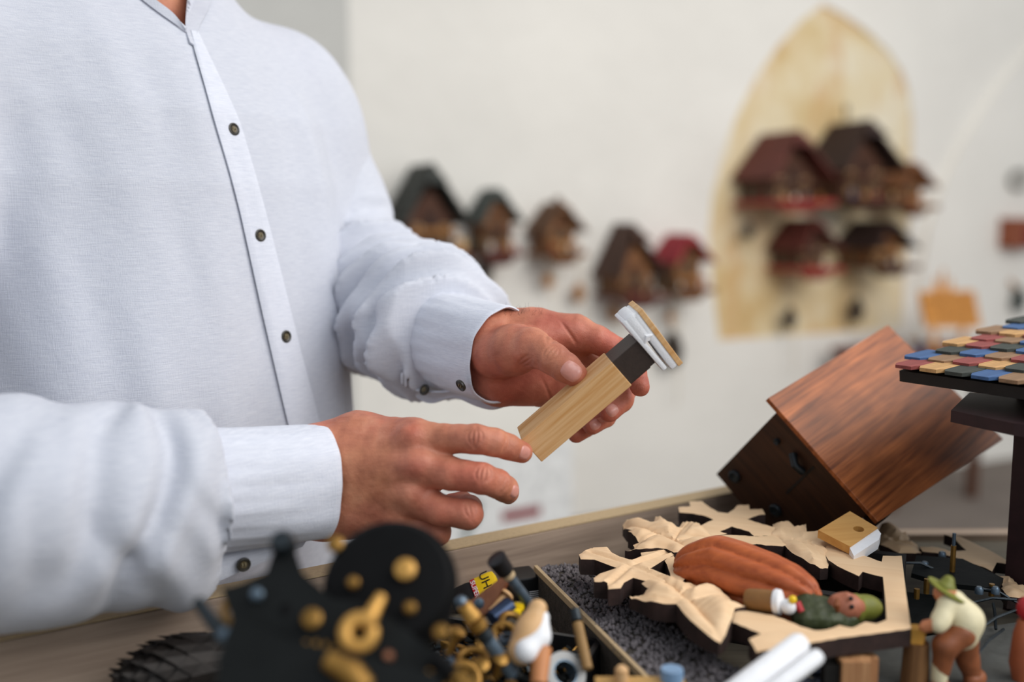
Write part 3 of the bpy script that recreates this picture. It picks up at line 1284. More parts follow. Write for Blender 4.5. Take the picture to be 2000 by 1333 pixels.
bsd.ell(hl(0.035, 0, -0.07), (0.062, 0.052, 0.055), HB, 0.03)
bsd.cap(hl(0.094, 0, 0.012), hl(0.118, 0, -0.026), 0.009, 0.013, 0.012)
for sd in (-1, 1):
    bsd.ell(hl(0.078, 0.034 * sd, 0.008), (0.013, 0.017, 0.010), HB, 0.008)
    bsd.ell(hl(-0.005, 0.078 * sd, -0.012), (0.018, 0.008, 0.031), HB, 0.006)
bsd.ell(hl(0.094, 0, -0.062), (0.012, 0.024, 0.006), HB, 0.006)
bsd.ell(hl(0.092, 0, -0.073), (0.012, 0.020, 0.006), HB, 0.006)
hipc = np.array([TC[0], TC[1], 0.0])
for sd in (-1, 1):
    h0, kn, an = hipc + TL * 0.095 * sd + [0, 0, 0.88], hipc + TL * 0.11 * sd + TN * 0.02 + [0, 0, 0.48], hipc + TL * 0.12 * sd + [0, 0, 0.09]
    bsd.cap(h0, kn, 0.078, 0.052, 0.03)
    bsd.cap(kn, an, 0.05, 0.036, 0.03)
VB_, FB_ = bsd.mesh(0.0085, smooth=2)
Vb = np.concatenate([VR, VL, VB_])
Fb = np.concatenate([FR, FL + len(VR), FB_ + len(VR) + len(VL)])
body = fastmesh('body', Vb - base, Fb, SKIN, person)
body['label'] = 'tanned hands, wrists and neck'
# redder skin over the joints, fingertips and palm
bl = np.zeros(len(Vb), dtype=np.float32)
spots = [(HP(f[2]), 0.010, 0.32) for f in R_[:4]] + [(HP(f[-1]), 0.012, 0.42) for f in R_[:4]] + [(HP(f[0]), 0.013, 0.22) for f in R_[:4]]
spots += [(P(813, 912, 0.705), 0.008, 0.55)]
spots += [(HP(f[-1]), 0.013, 0.5) for f in L_] + [(P(1085, 650, 0.80), 0.020, 0.45), (P(1120, 660, 0.80), 0.016, 0.35), (P(1020, 745, 0.81), 0.04, 0.35), (HP(L_[0][4]), 0.010, 0.3), (P(1170, 690, 0.80), 0.03, 0.3)]
for c, r, a in spots:
    bl = np.maximum(bl, (a * np.exp(-(np.linalg.norm(Vb - c, axis=1) / r) ** 2)).astype(np.float32))
at = body.data.attributes.new('blush', 'FLOAT', 'POINT')
at.data.foreach_set('value', bl)


def fingernail(s, px, py, along, length, width, D0=0.5, nn=None):
    c = s.march(CAM, ray(px, py), D0)
    n = s.normal(c, 0.004) if nn is None else nrm(nn)
    u = nrm(np.asarray(along) - n * np.dot(along, n))
    w = np.cross(n, u)
    G, m = [], 11
    for i in range(m):
        row = []
        for j in range(m):
            a, b = -1 + 2 * i / (m - 1), -1 + 2 * j / (m - 1)
            # square to rounded outline
            x = a * math.sqrt(1 - 0.42 * b * b)
            y = b * math.sqrt(1 - 0.30 * a * a)
            st = c + u * x * length + w * y * width + n * 0.006
            p = s.march(st, -n)
            rim = max(abs(a), abs(b))
            row.append(p + n * (0.0006 if rim < 0.99 else -0.0003))
        G.append(row)
    return ribbon_surface(G, 0.0003, 'fingernail', NAIL, body)


fingernail(hand_r, 1026, 886, jd(R_[0], 4), 0.0055, 0.0052)
fingernail(hand_r, 1007, 961, jd(R_[1], 4), 0.0050, 0.0046)
fingernail(HAND_L, 1116, 726, HP(L_[0][-1]) - HP(L_[0][-3]), 0.0080, 0.0070)
fingernail(HAND_L, 1197, 801, HP(L_[2][-1]) - HP(L_[2][-2]), 0.0052, 0.0048)
fingernail(HAND_L, 1164, 829, HP(L_[3][-1]) - HP(L_[3][-2]), 0.0048, 0.0042)

# fine hairs at the far wrist
rng = np.random.RandomState(2)
mb = MB()
for i in range(40):
    px = rng.uniform(985, 1062)
    py = rng.uniform(600, 612)
    p0 = HAND_L.march(CAM, ray(px, py + 6), 0.6)
    if abs(float(HAND_L.eval(p0[None])[0])) > 0.001:
        continue
    n = HAND_L.normal(p0)
    d = nrm(n * 0.5 + UP * rng.uniform(0.3, 1.0) + RT * rng.uniform(-0.9, 0.9))
    e = nrm(d + RT * rng.uniform(-0.9, 0.9) + FW * rng.uniform(-0.5, 0.5))
    L = rng.uniform(0.003, 0.008)
    mb.tube([p0, p0 + d * L * 0.5, p0 + d * L * 0.5 + e * L * 0.5], [0.00006, 0.00005, 0.00003], 4, False)
V = np.concatenate(mb.V) - base
hair = obj('wrist_hair', V, mb.F, HAIRM, body)
hair['kind'] = 'stuff'

# head hair, eyes, trousers, shoes (outside this frame)
hs = SDF()
hs.ell(hl(-0.012, 0, 0.02), (0.104, 0.084, 0.112), HB, 0.01)
hv, hf = hs.mesh(0.007)
lc = (hv - HEAD) @ HB
keep = (lc[:, 2] > 0.03 + 0.6 * np.maximum(lc[:, 0], -0.02)) | (lc[:, 0] < -0.035)
keep &= lc[:, 2] > -0.075
hf = hf[keep[hf].all(axis=1)]
fastmesh('hair', hv - base, hf, HAIRM, person)
EYE = plain('eye_white', (230, 226, 220), 0.2)
IRIS = plain('brown_iris', (50, 34, 24), 0.15)
for sd in (-1, 1):
    mb = MB()
    mb.ball(hl(0.083, 0.034 * sd, 0.004), 0.0115)
    e = obj('eye', np.concatenate(mb.V) - base, mb.F, EYE, person, True)
    mi = MB()
    mi.ball(hl(0.0905, 0.034 * sd, 0.001), 0.005)
    obj('iris', np.concatenate(mi.V) - base, mi.F, IRIS, e, True)
ts = SDF()
for sd in (-1, 1):
    h0, kn, an = hipc + TL * 0.095 * sd + [0, 0, 0.88], hipc + TL * 0.11 * sd + TN * 0.02 + [0, 0, 0.48], hipc + TL * 0.12 * sd + [0, 0, 0.08]
    ts.cap(h0, kn, 0.098, 0.075, 0.04)
    ts.cap(kn, an, 0.075, 0.066, 0.03)
ts.cap(hipc - TL * 0.08 + [0, 0, 0.9], hipc + TL * 0.08 + [0, 0, 0.9], 0.115, 0.115, 0.05)
tv, tf = ts.mesh(0.009)
fastmesh('trousers', tv - base, tf, TROUSER, person)
for sd in (-1, 1):
    ss = SDF()
    a = hipc + TL * 0.12 * sd
    ss.cap(a - TN * 0.04 + [0, 0, 0.045], a + TN * 0.14 + [0, 0, 0.038], 0.045, 0.038, 0.02)
    ss.cap(a + [0, 0, 0.045], a + [0, 0, 0.1], 0.045, 0.042, 0.02)
    sv, sf = ss.mesh(0.006)
    sv[:, 2] = np.maximum(sv[:, 2], 0.0)
    fastmesh('shoe', sv - base, sf, SHOE, person)
# ================================================================== work table and what lies on it
Z_RIM, Z_TRAY = 1.000, 0.950
PINE = wood('pale_pine', (228, 190, 142), (204, 158, 108), 0, 0.55, 0.5, 1.0)
LINDEN = wood('pale_linden_wood', (240, 208, 168), (226, 188, 146), 0, 0.8, 0.6, 0.8, bmp=0.15)
BURNT = plain('scorched_cut_edge', (44, 28, 24), 0.75, 0, 0.5, 90, 0.3)
WALNUT = wood('stained_case_wood', (86, 52, 31), (44, 26, 16), 0, 0.9, 0.5, 0.8, mottled=0.5)
GREYWOOD = wood('grey_brown_board', (190, 168, 148), (138, 119, 104), 0, 0.55, 0.7, 0.9, bmp=0.5)
MDF = plain('bare_board_edge', (188, 163, 126), 0.8, 0, 0.08, 300, 0.3)
TRAYFLOOR = wood('dark_grey_tray_floor', (122, 114, 98), (80, 74, 64), 0, 0.3, 0.75, 0.7)
BLACKWOOD = plain('black_stained_wood', (26, 23, 21), 0.6, 0, 0.3, 60)
BLACKM = plain('black_painted_metal', (19, 21, 21), 0.6, 0.0, 0.25, 40, 0.3, 0.0008, 0.15)
DRUM = plain('black_drum_lacquer', (10, 10, 11), 0.6, 0.0, 0.3, 40, 0.25, 0.0006, 0.12)
BRASS = plain('aged_brass', (150, 112, 54), 0.4, 0.7, 0.25, 80, 0.3)
BRASSY = plain('bright_brass', (206, 156, 80), 0.42, 0.45, 0.2, 80)
STEEL = plain('blue_grey_steel', (96, 112, 126), 0.35, 0.6, 0.2, 120)
STEELD = plain('dark_steel', (52, 58, 62), 0.4, 0.7, 0.2, 120)
WHITEP = plain('white_paint', (236, 236, 238), 0.55, 0, 0.03, 200, 0.15)
WHITEL = plain('white_bellows_leather', (238, 238, 240), 0.65, 0, 0.03, 260, 0.5, 0.0006)
DKBROWN = plain('dark_brown_bellows', (54, 42, 36), 0.5, 0, 0.12, 200, 0.2)
CREAM = plain('cream_paint', (226, 214, 176), 0.55, 0, 0.06, 200)
TAN = plain('tan_painted_skin', (196, 124, 84), 0.5, 0, 0.1, 200)
BROWNP = plain('brown_paint', (138, 80, 48), 0.45, 0, 0.2, 150)
GREENP = plain('olive_green_paint', (120, 122, 48), 0.5, 0, 0.15, 150)
DGREENP = plain('dark_green_paint', (62, 68, 40), 0.5, 0, 0.3, 150)
ORANGEP = wood('orange_stained_wood', (208, 112, 60), (150, 70, 36), 0, 0.6, 0.45, 0.8)
YELLOWP = plain('yellow_plastic', (236, 196, 24), 0.35, 0, 0.04, 100, 0)
BLACKPL = plain('black_plastic', (22, 22, 24), 0.4, 0, 0.1, 100, 0)
REDP = plain('red_print', (176, 38, 44), 0.45, 0, 0.05, 100, 0)
STUMP = wood('stump_bark', (150, 108, 66), (96, 64, 38), 2, 1.2, 0.8)
YELLOWW = wood('fresh_split_wood', (232, 178, 84), (206, 146, 58), 2, 1.0, 0.6)

# ---- the tray on its trestle legs ----------------------------------
A_ = PZ(-420, 1309, Z_RIM)
B_ = PZ(1398, 953.5, Z_RIM)
C_ = PZ(2420, 1005, Z_RIM - 0.03)
C_[2] = Z_RIM
D_ = np.array([C_[0] - 0.10, 0.32, Z_RIM])
E_ = np.array([A_[0] - 0.02, 0.32, Z_RIM])
tray = thing('work_tray', 'grey-brown wooden work tray with a raised rim full of clock parts', 'tray', (0.1, 0.7, 0))
tb = np.array([0.1, 0.7, 0])
mb = MB()
mb.prism([(p[0], p[1]) for p in (A_, B_, C_, D_, E_)], Z_TRAY - 0.022, Z_TRAY, o=-tb)
mb.build('tray_floor', TRAYFLOOR, tray)


def rim(p, q, th, z0, z1, ext=0.0, bare=True):
    p, q = np.array(p), np.array(q)
    u = nrm((q - p) * [1, 1, 0])
    n = np.array([-u[1], u[0], 0])
    p, q = p - n * th, q - n * th
    L = np.linalg.norm((q - p)[:2]) + ext
    M = frame(np.array([p[0], p[1], 0]) - tb, u, n, (0, 0, 1))
    mb = MB()
    mb.box((L / 2, th / 2, (z0 + z1) / 2 - 0.0008), (L, th, z1 - z0 - 0.0016), bev=0.0006)
    o = mb.build('rim_board', GREYWOOD, tray)
    o.matrix_local = M
    if not bare:
        return o
    mt = MB()
    mt.box((L / 2, th / 2, z1 - 0.0004), (L, th - 0.001, 0.0012))
    t = mt.build('bare_top_edge', MDF, o)
    return o


rim(A_, B_, 0.022, Z_TRAY - 0.022, Z_RIM, 0.018)
rim(B_, C_, 0.020, Z_TRAY - 0.022, Z_TRAY + 0.008, 0, False)
rim(C_, D_, 0.020, Z_TRAY - 0.022, Z_TRAY + 0.008, 0, False)
rim(D_, E_, 0.020, Z_TRAY - 0.022, Z_TRAY + 0.020)
rim(E_, A_, 0.020, Z_TRAY - 0.022, Z_RIM)
for p in (A_ * 0.85 + D_ * 0.15, B_ * 0.8 + E_ * 0.2, C_ * 0.8 + E_ * 0.2, D_ * 0.85 + A_ * 0.15, E_ * 0.85 + C_ * 0.15):
    mb = MB()
    mb.box(np.array([p[0], p[1], (Z_TRAY - 0.022) / 2]) - tb, (0.055, 0.055, Z_TRAY - 0.022), bev=0.003)
    mb.build('leg', GREYWOOD, tray)


class Plane:
    """a plane met by pixel rays, giving coordinates in its own frame"""

    def __init__(self, o, x, y):
        self.o = np.asarray(o, float)
        self.x = nrm(x)
        y = np.asarray(y, float)
        self.y = nrm(y - self.x * np.dot(y, self.x))
        self.z = np.cross(self.x, self.y)
        self.M = frame(self.o, self.x, self.y, self.z)
        self.R = np.stack([self.x, self.y, self.z], 1)

    def loc(self, px, py, h=0.0):
        p = PP(px, py, self.o + self.z * h, self.z) - self.o
        return np.array([p @ self.x, p @ self.y, h])

    def xy(self, px, py, h=0.0):
        return tuple(self.loc(px, py, h)[:2])


def signed_area(p):
    return sum(p[i - 1][0] * p[i][1] - p[i][0] * p[i - 1][1] for i in range(len(p))) / 2


def inside(poly, X, Y):
    r = np.zeros(X.shape, bool)
    n = len(poly)
    for i in range(n):
        x1, y1 = poly[i]
        x2, y2 = poly[(i + 1) % n]
        c = ((y1 > Y) != (y2 > Y)) & (X < (x2 - x1) * (Y - y1) / (y2 - y1 + 1e-12) + x1)
        r ^= c
    return r


def edge_dist(poly, X, Y):
    d = np.full(X.shape, 1e9)
    n = len(poly)
    for i in range(n):
        a, b = np.array(poly[i]), np.array(poly[(i + 1) % n])
        ab = b - a
        t = np.clip(((X - a[0]) * ab[0] + (Y - a[1]) * ab[1]) / max(ab @ ab, 1e-12), 0, 1)
        d = np.minimum(d, np.hypot(X - a[0] - t * ab[0], Y - a[1] - t * ab[1]))
    return d


def line_dist(pts, X, Y):
    d = np.full(X.shape, 1e9)
    for a, b in zip(pts[:-1], pts[1:]):
        a, b = np.array(a), np.array(b)
        ab = b - a
        t = np.clip(((X - a[0]) * ab[0] + (Y - a[1]) * ab[1]) / max(ab @ ab, 1e-12), 0, 1)
        d = np.minimum(d, np.hypot(X - a[0] - t * ab[0], Y - a[1] - t * ab[1]))
    return d


def relief(name, outline, z0, hfun, step, mats, parent):
    """a board sawn to an outline whose upper face is carved to hfun"""
    if signed_area(outline) < 0:
        outline = outline[::-1]
    ring = []
    for i in range(len(outline)):
        a, b = np.array(outline[i]), np.array(outline[(i + 1) % len(outline)])
        n = max(1, int(round(np.linalg.norm(b - a) / step)))
        for k in range(n):
            ring.append(a + (b - a) * k / n)
    ring = np.array(ring)
    nb = len(ring)
    lo, hi = ring.min(0), ring.max(0)
    gx, gy = np.meshgrid(np.arange(lo[0], hi[0], step), np.arange(lo[1], hi[1], step * 0.87), indexing='ij')
    gx = gx + (np.arange(gx.shape[1]) % 2)[None, :] * step / 2
    X, Y = gx.ravel(), gy.ravel()
    m = inside(outline, X, Y)
    X, Y = X[m], Y[m]
    m = edge_dist(outline, X, Y) > step * 0.5
    pts = np.concatenate([ring, np.stack([X[m], Y[m]], 1)])
    res = geometry.delaunay_2d_cdt([Vector((float(a), float(b))) for a, b in pts], [(i, (i + 1) % nb) for i in range(nb)], [], 1, 1e-7)
    V2 = np.array([v[:] for v in res[0]])
    tris = [tuple(f) for f in res[2]]
    E = {}
    T = []
    for f in tris:
        a, b, c = f[:3]
        if (V2[b][0] - V2[a][0]) * (V2[c][1] - V2[a][1]) - (V2[b][1] - V2[a][1]) * (V2[c][0] - V2[a][0]) < 0:
            a, b, c = a, c, b
        T.append((a, b, c))
        for e in ((a, b), (b, c), (c, a)):
            E[e] = E.get(e, 0) + 1
    bd = [e for e in E if (e[1], e[0]) not in E]
    h = hfun(V2[:, 0], V2[:, 1], edge_dist(outline, V2[:, 0], V2[:, 1]))
    n = len(V2)
    V = np.concatenate([np.c_[V2, h], np.c_[V2, np.full(n, z0)]])
    F = list(T) + [(c + n, b + n, a + n) for a, b, c in T] + [(b, a, a + n, b + n) for a, b in bd]
    fm = [0] * len(T) + [1] * (len(T) + len(bd))
    o = obj(name, V, F, mats, parent, True, fm, 38)
    return o


# ---- carved frame ---------------------------------------------------
FZ = 1.012
fo = PZ(1480, 1130, FZ)
fpl = Plane(fo, RT + 0.35 * np.array([0, -1, 0]), np.array([0.35, 1, 0.0]))
TH = 0.0125


def c7(pts, pl=fpl, h=0.0):
    return [pl.xy(1100 + x / 2.778, 960 + y / 2.778, h) for x, y in pts]


cf = thing('carved_fretwork', 'pale carved cuckoo clock frame with leaves and crossed branches lying in the tray', 'wood carving', M=fpl.M)
flat = lambda top: (lambda x, y, e: top - 0.0007 * np.exp(-(e / 0.0006) ** 2) + 0.00015 * np.sin(x * 900))
LM = [LINDEN, BURNT]
relief('cross_branch', c7([(625, 82), (690, 78), (683, 52), (752, 50), (790, 80), (840, 108), (893, 116), (925, 95), (945, 72), (1008, 70), (1012, 95), (1080, 93), (1097, 122), (1060, 125), (1000, 148), (1060, 168), (1150, 192), (1140, 235), (1035, 240), (1010, 215), (915, 188), (850, 215), (890, 226), (800, 247), (745, 240), (720, 205), (745, 182), (815, 150), (770, 130), (690, 115), (630, 112)]), -TH, flat(0.0), 0.004, LM, cf)
c2v = c7([(370, 400), (150, 330)]), c7([(370, 400), (250, 505)]), c7([(370, 400), (585, 325)]), c7([(370, 400), (560, 480)])


def cross2(x, y, e):
    d = np.minimum.reduce([line_dist(v, x, y) for v in c2v])
    return 0.0004 - 0.0016 * np.exp(-(d / 0.0022) ** 2) + 0.0010 * np.exp(-((d - 0.0045) / 0.002) ** 2) - 0.0007 * np.exp(-(e / 0.0006) ** 2)


relief('cross_branch', c7([(85, 342), (120, 325), (155, 312), (165, 303), (238, 300), (262, 330), (310, 355), (370, 375), (425, 350), (420, 332), (500, 322), (590, 317), (605, 345), (560, 364), (470, 420), (540, 450), (595, 470), (600, 500), (460, 490), (380, 468), (330, 495), (312, 525), (245, 530), (240, 495), (170, 490), (165, 470), (200, 445), (290, 415), (250, 400), (170, 370), (95, 368)]), -TH, cross2, 0.0025, LM, cf)
relief('frame_rail', c7([(795, 246), (880, 230), (960, 233), (1035, 238), (1150, 230), (1215, 285), (1190, 292), (1100, 287), (1050, 279), (1000, 291), (960, 272), (870, 262), (845, 272)]), -TH, flat(-0.0004), 0.004, LM, cf)
relief('frame_bar', c7([(1430, 290), (1560, 292), (1663, 296), (1545, 318), (1640, 345), (1728, 378), (1735, 345), (1837, 345), (1862, 560), (1887, 740), (1700, 765), (1500, 790), (1330, 820), (1050, 866), (1030, 830), (1008, 795), (1080, 765), (1140, 750), (1250, 745), (1370, 750), (1430, 745), (1500, 722), (1570, 735), (1640, 702), (1700, 712), (1755, 690), (1748, 580), (1735, 460), (1625, 432), (1605, 455), (1510, 412), (1475, 392), (1440, 368), (1415, 330)]), -TH, flat(-0.0002), 0.005, LM, cf)
relief('frame_bar', c7([(925, 632), (1000, 640), (1140, 665), (1225, 697), (1290, 725), (1385, 752), (1250, 772), (1080, 768), (990, 730), (915, 700), (895, 660)]), -TH, flat(-0.0005), 0.004, LM, cf)
relief('frame_rail', c7([(555, 310), (592, 325), (612, 370), (650, 390), (679, 425), (668, 460), (640, 492), (590, 502), (580, 440), (562, 390), (535, 345)]), -TH, flat(-0.0003), 0.003, LM, cf)


def leaf_height(main, sides, top, cup=0.0060, groove=0.0022):
    def f(x, y, e):
        d = line_dist(main, x, y)
        s = np.minimum.reduce([line_dist(v, x, y) for v in sides]) if sides else d * 0 + 1
        h = top + cup * (1 - np.exp(-(np.minimum(d, s * 1.1) / 0.009) ** 2)) * 1.0
        h = h - groove * np.exp(-(d / 0.0014) ** 2) - groove * 0.6 * np.exp(-(s / 0.0012) ** 2)
        h = h - 0.0052 * np.exp(-(e / 0.0040) ** 1.5) + 0.0006 * np.sin(s * 900) * np.exp(-(s / 0.02) ** 2)
        return h
    return f


leaf1 = [(323, 165), (345, 155), (420, 160), (490, 185), (502, 150), (540, 160), (580, 188), (622, 192), (650, 157), (690, 153), (730, 168), (748, 195), (790, 238), (847, 268), (800, 293), (740, 318), (700, 326), (670, 342), (600, 346), (560, 326), (500, 322), (440, 326), (335, 310), (410, 300), (378, 275), (412, 262), (352, 228), (380, 222), (345, 195)]
relief('leaf', c7(leaf1), -TH, leaf_height(c7([(330, 172), (450, 212), (560, 255), (690, 315)]), [c7([(600, 272), (640, 215), (690, 160)]), c7([(600, 275), (720, 262), (840, 268)]), c7([(520, 240), (440, 265), (360, 300)])], 0.0012), 0.0022, LM, cf)
leaf2 = [(1138, 157), (1200, 157), (1238, 163), (1265, 190), (1317, 172), (1323, 224), (1400, 213), (1470, 216), (1513, 240), (1480, 276), (1440, 285), (1452, 330), (1437, 392), (1395, 396), (1340, 380), (1285, 350), (1240, 325), (1200, 285), (1150, 250), (1090, 236), (1140, 205)]
relief('leaf', c7(leaf2), -TH, leaf_height(c7([(1100, 235), (1230, 262), (1330, 285), (1470, 300)]), [c7([(1250, 265), (1230, 210), (1160, 165)]), c7([(1330, 280), (1400, 250), (1500, 238)]), c7([(1330, 285), (1390, 330), (1430, 390)])], 0.0010, 0.003, 0.0012), 0.0024, LM, cf)
leaf3 = [(360, 545), (430, 548), (462, 535), (425, 515), (462, 488), (540, 468), (590, 470), (640, 492), (680, 486), (723, 478), (731, 526), (760, 515), (850, 535), (913, 555), (905, 577), (870, 592), (900, 618), (990, 640), (930, 652), (918, 700), (880, 765), (845, 790), (790, 767), (735, 737), (690, 707), (650, 667), (615, 617), (560, 615), (490, 605), (420, 570)]
relief('leaf', c7(leaf3), -TH, leaf_height(c7([(500, 480), (600, 520), (650, 570), (720, 625), (850, 780)]), [c7([(640, 560), (680, 530), (720, 480)]), c7([(690, 600), (780, 580), (910, 556)]), c7([(660, 590), (560, 590), (370, 548)])], 0.0012), 0.0022, LM, cf)

# ---- dark wooden clock case the frame is propped on ------------------
bx = PZ(1500, 1150, 0.975)
cs = thing('clock_case', 'black wooden clock case lying under the carved frame', 'clock case', (bx[0], bx[1], Z_TRAY))
mb = MB()
for (x, y, sx, sy) in ((0.0, 0.055, 0.20, 0.008), (0.0, -0.055, 0.20, 0.008), (-0.096, 0, 0.008, 0.102), (0.096, 0, 0.008, 0.102)):
    mb.box((x, y, 0.0245), (sx, sy, 0.049))
wl = mb.build('case_wall', BLACKWOOD, cs)
mb = MB()
mb.box((0, 0, 0.003), (0.184, 0.102, 0.006))
mb.build('case_back', BLACKWOOD, cs)
mb = MB()
mb.box((-0.01, 0.03, 0.027), (0.17, 0.02, 0.041))
mb.build('inner_board', BLACKWOOD, cs)
cs.rotation_euler = (0, 0, math.radians(-24))

# ---- carved figure lying inside the frame ----------------------------
fg = thing('carved_figure', 'painted wooden figure in orange robe and green hat lying on its back inside the frame', 'figurine',
           loc=P(1462, 1152, 0.70) - np.array([0, 0, 0.03]))
g0 = np.array(fg.location)


def fig_part(name, sdf, h, mat, parent, root0):
    v, f = sdf.mesh(h)
    return fastmesh(name, v - root0, f, mat, parent)


robe_pts = [(1362, 1112, 0.735, 0.0165), (1400, 1112, 0.73, 0.0205), (1450, 1130, 0.715, 0.0205), (1500, 1146, 0.70, 0.0185), (1545, 1160, 0.688, 0.0145), (1566, 1166, 0.682, 0.0105)]
rs = SDF()
for a, b in zip(robe_pts[:-1], robe_pts[1:]):
    rs.cap(HP(a), HP(b), a[3], b[3], 0.012)
rp = [HP(a) for a in robe_pts]


def robe_flutes(p):
    s, t = axis_coords(p, rp)
    return np.abs(np.sin(t * 4.5 + 0.4)) ** 0.6 * -0.0042 + 0.0024


rs.mod(robe_flutes, g0 - 0.2, g0 + 0.2)
fig_part('robe', rs, 0.0014, ORANGEP, fg, g0)
mb = MB()
ma, mc = P(1458, 1172, 0.672), P(1513, 1176, 0.662)
RM = basis(mc - ma)
Lm = np.linalg.norm(mc - ma)
mb.lathe([(0.0068, 0), (0.0076, 0.002), (0.0078, Lm * 0.5), (0.0076, Lm)], 20, ma - g0, RM)
sl = mb.build('mug', plain('brown_mug_paint', (132, 92, 48), 0.5, 0, 0.15, 120), fg, True)
mb = MB()
mb.lathe([(0.0080, Lm), (0.0086, Lm + 0.0014), (0.0082, Lm + 0.004), (0.0045, Lm + 0.0056)], 20, ma - g0, RM)
mb.ball(P(1540, 1186, 0.655) - g0, 0.0052)
mb.build('white_foam', WHITEP, sl, True)
mb = MB()
mb.ball(P(1548, 1172, 0.652) - g0, 0.0028)
mb.build('yellow_band', YELLOWP, fg, True)
mb = MB()
mb.tube([P(1556, 1178, 0.655) - g0, P(1566, 1196, 0.652) - g0], [0.0028, 0.002], 8)
mb.build('red_ribbon', REDP, fg, True)
ts_ = SDF()
for a, b in (((1575, 1190, 0.672, 0.0115), (1612, 1194, 0.668, 0.0095)), ((1590, 1207, 0.664, 0.010), (1655, 1214, 0.66, 0.0075)), ((1570, 1212, 0.66, 0.008), (1620, 1214, 0.658, 0.008))):
    ts_.cap(HP(a), HP(b), a[3], b[3], 0.006)
ts_.mod(lambda p: sines(p, 3, 190, 6) * 0.0009, g0 - 0.3, g0 + 0.3)
fig_part('green_jacket', ts_, 0.0013, DGREENP, fg, g0)
hs_ = SDF()
hs_.ell(P(1652, 1187, 0.662), (0.0130, 0.0090, 0.0098), None, 0.004)
hs_.cap(P(1648, 1170, 0.660), P(1654, 1164, 0.658), 0.0028, 0.0022, 0.004)
hs_.cap(P(1632, 1172, 0.660), P(1638, 1174, 0.660), 0.0028, 0.003, 0.004)
hs_.cap(P(1614, 1184, 0.668), P(1624, 1186, 0.668), 0.0042, 0.0045, 0.004)
fig_part('face', hs_, 0.0011, plain('ruddy_face_paint', (168, 102, 76), 0.5, 0, 0.15, 200), fg, g0)
mb = MB()
for (px, py) in ((1662, 1170), (1664, 1186)):
    mb = MB()
    mb.ball(P(px, py, 0.6525) - g0, 0.0016, 8)
    mb.build('eye', BLACKPL, fg, True)
mb = MB()
mb.tube([P(1636, 1170, 0.653) - g0, P(1634, 1182, 0.651) - g0, P(1636, 1196, 0.653) - g0], [0.001, 0.0022, 0.001], 8)
mb.build('moustache', BROWNP, fg, True)
ht = SDF()
ht.ell(P(1690, 1188, 0.668), (0.0115, 0.0085, 0.0090), None, 0.004)
ht.ell(P(1672, 1190, 0.664), (0.0045, 0.009, 0.0105), None, 0.004)
fig_part('green_hat', ht, 0.0012, GREENP, fg, g0)

# ---- board with a hole and white painted end -------------------------
hp_ = Plane(P(1655, 1035, 0.790), PP(1714, 1030, P(1655, 1035, 0.79), UP - 0.9 * FW) - P(1655, 1035, 0.79), UP * 0.4 + FW)
hb = thing('whistle_board', 'small pine board with a drilled hole and a white painted end', 'wood board', M=hp_.M)
pt = [hp_.xy(*p) for p in ((1598, 1036), (1660, 999), (1714, 1031), (1660, 1068))]
c_h = hp_.xy(1677, 1034)
ring = [(c_h[0] + 0.0042 * math.cos(a), c_h[1] + 0.0042 * math.sin(a)) for a in np.linspace(0, 2 * math.pi, 17)[:-1]]


def holed_board(pts, hole, z0, z1, name, mat, parent):
    bm = bmesh.new()
    for z in (z1,):
        vo_ = [bm.verts.new((x, y, z)) for x, y in pts]
        vi_ = [bm.verts.new((x, y, z)) for x, y in hole]
        es = [bm.edges.new((vo_[i], vo_[(i + 1) % len(vo_)])) for i in range(len(vo_))] + [bm.edges.new((vi_[i], vi_[(i + 1) % len(vi_)])) for i in range(len(vi_))]
        bmesh.ops.triangle_fill(bm, edges=es, use_beauty=True, normal=Vector((0, 0, 1)))
    r = bmesh.ops.extrude_face_region(bm, geom=list(bm.faces))
    for v in r['geom']:
        if isinstance(v, bmesh.types.BMVert):
            v.co.z = z0
    bmesh.ops.recalc_face_normals(bm, faces=list(bm.faces))
    me = bpy.data.meshes.new(name)
    bm.to_mesh(me)
    bm.free()
    me.materials.append(mat)
    o = bpy.data.objects.new(name, me)
    COL.objects.link(o)
    o.parent = parent
    return o


holed_board(pt, ring, -0.007, 0.0, 'board', wood('golden_pine', (214, 166, 96), (188, 134, 66), 0, 0.5, 0.5), hb)
wp = [hp_.xy(*p) for p in ((1660, 1068), (1714, 1031), (1721, 1040), (1717, 1052), (1668, 1084))]
mb = MB()
mb.prism(wp, -0.010, -0.0012)
mb.build('white_end', WHITEP, hb)

# ---- brown clock case standing on a corner ---------------------------
Lc = P(1500, 778, 0.865)
e1_ = cdir(0.60, -0.73, -0.32)
u1 = cdir(0.66, 0.40, 0.63)
u1 = nrm(u1 - e1_ * (u1 @ e1_))
n1 = np.cross(e1_, u1)
if n1 @ FW > 0:
    n1 = -n1
# local axes: x along the roof edge L->B, y along L->T, z outwards
cc = thing('chalet_case', 'brown stained clock case with a glossy roof board tipped up on its corner', 'clock case', M=frame(Lc, e1_, u1, np.cross(e1_, u1)))
zs = 1.0 if np.cross(e1_, u1) @ n1 > 0 else -1.0
ROOFW = wood('glossy_brown_roof_board', (214, 124, 66), (120, 60, 26), 1, 0.9, 0.42, 1.1, bmp=0.35, spec=0.3, mottled=0.6)
def fit(px, py, ax):
    p = PP(px, py, Lc, n1) - Lc
    return p @ ax
Lb = fit(1715, 1020, e1_)
Lt = fit(1735, 635, u1)
print('roof board', Lb, Lt, 'shear', fit(1715, 1020, u1), fit(1735, 635, e1_), 'R', fit(1960, 858, e1_), fit(1960, 858, u1))
quad = [(0, 0), (Lb, fit(1715, 1020, u1)), (fit(1960, 858, e1_), fit(1960, 858, u1)), (fit(1735, 635, e1_), Lt)]
mb = MB()
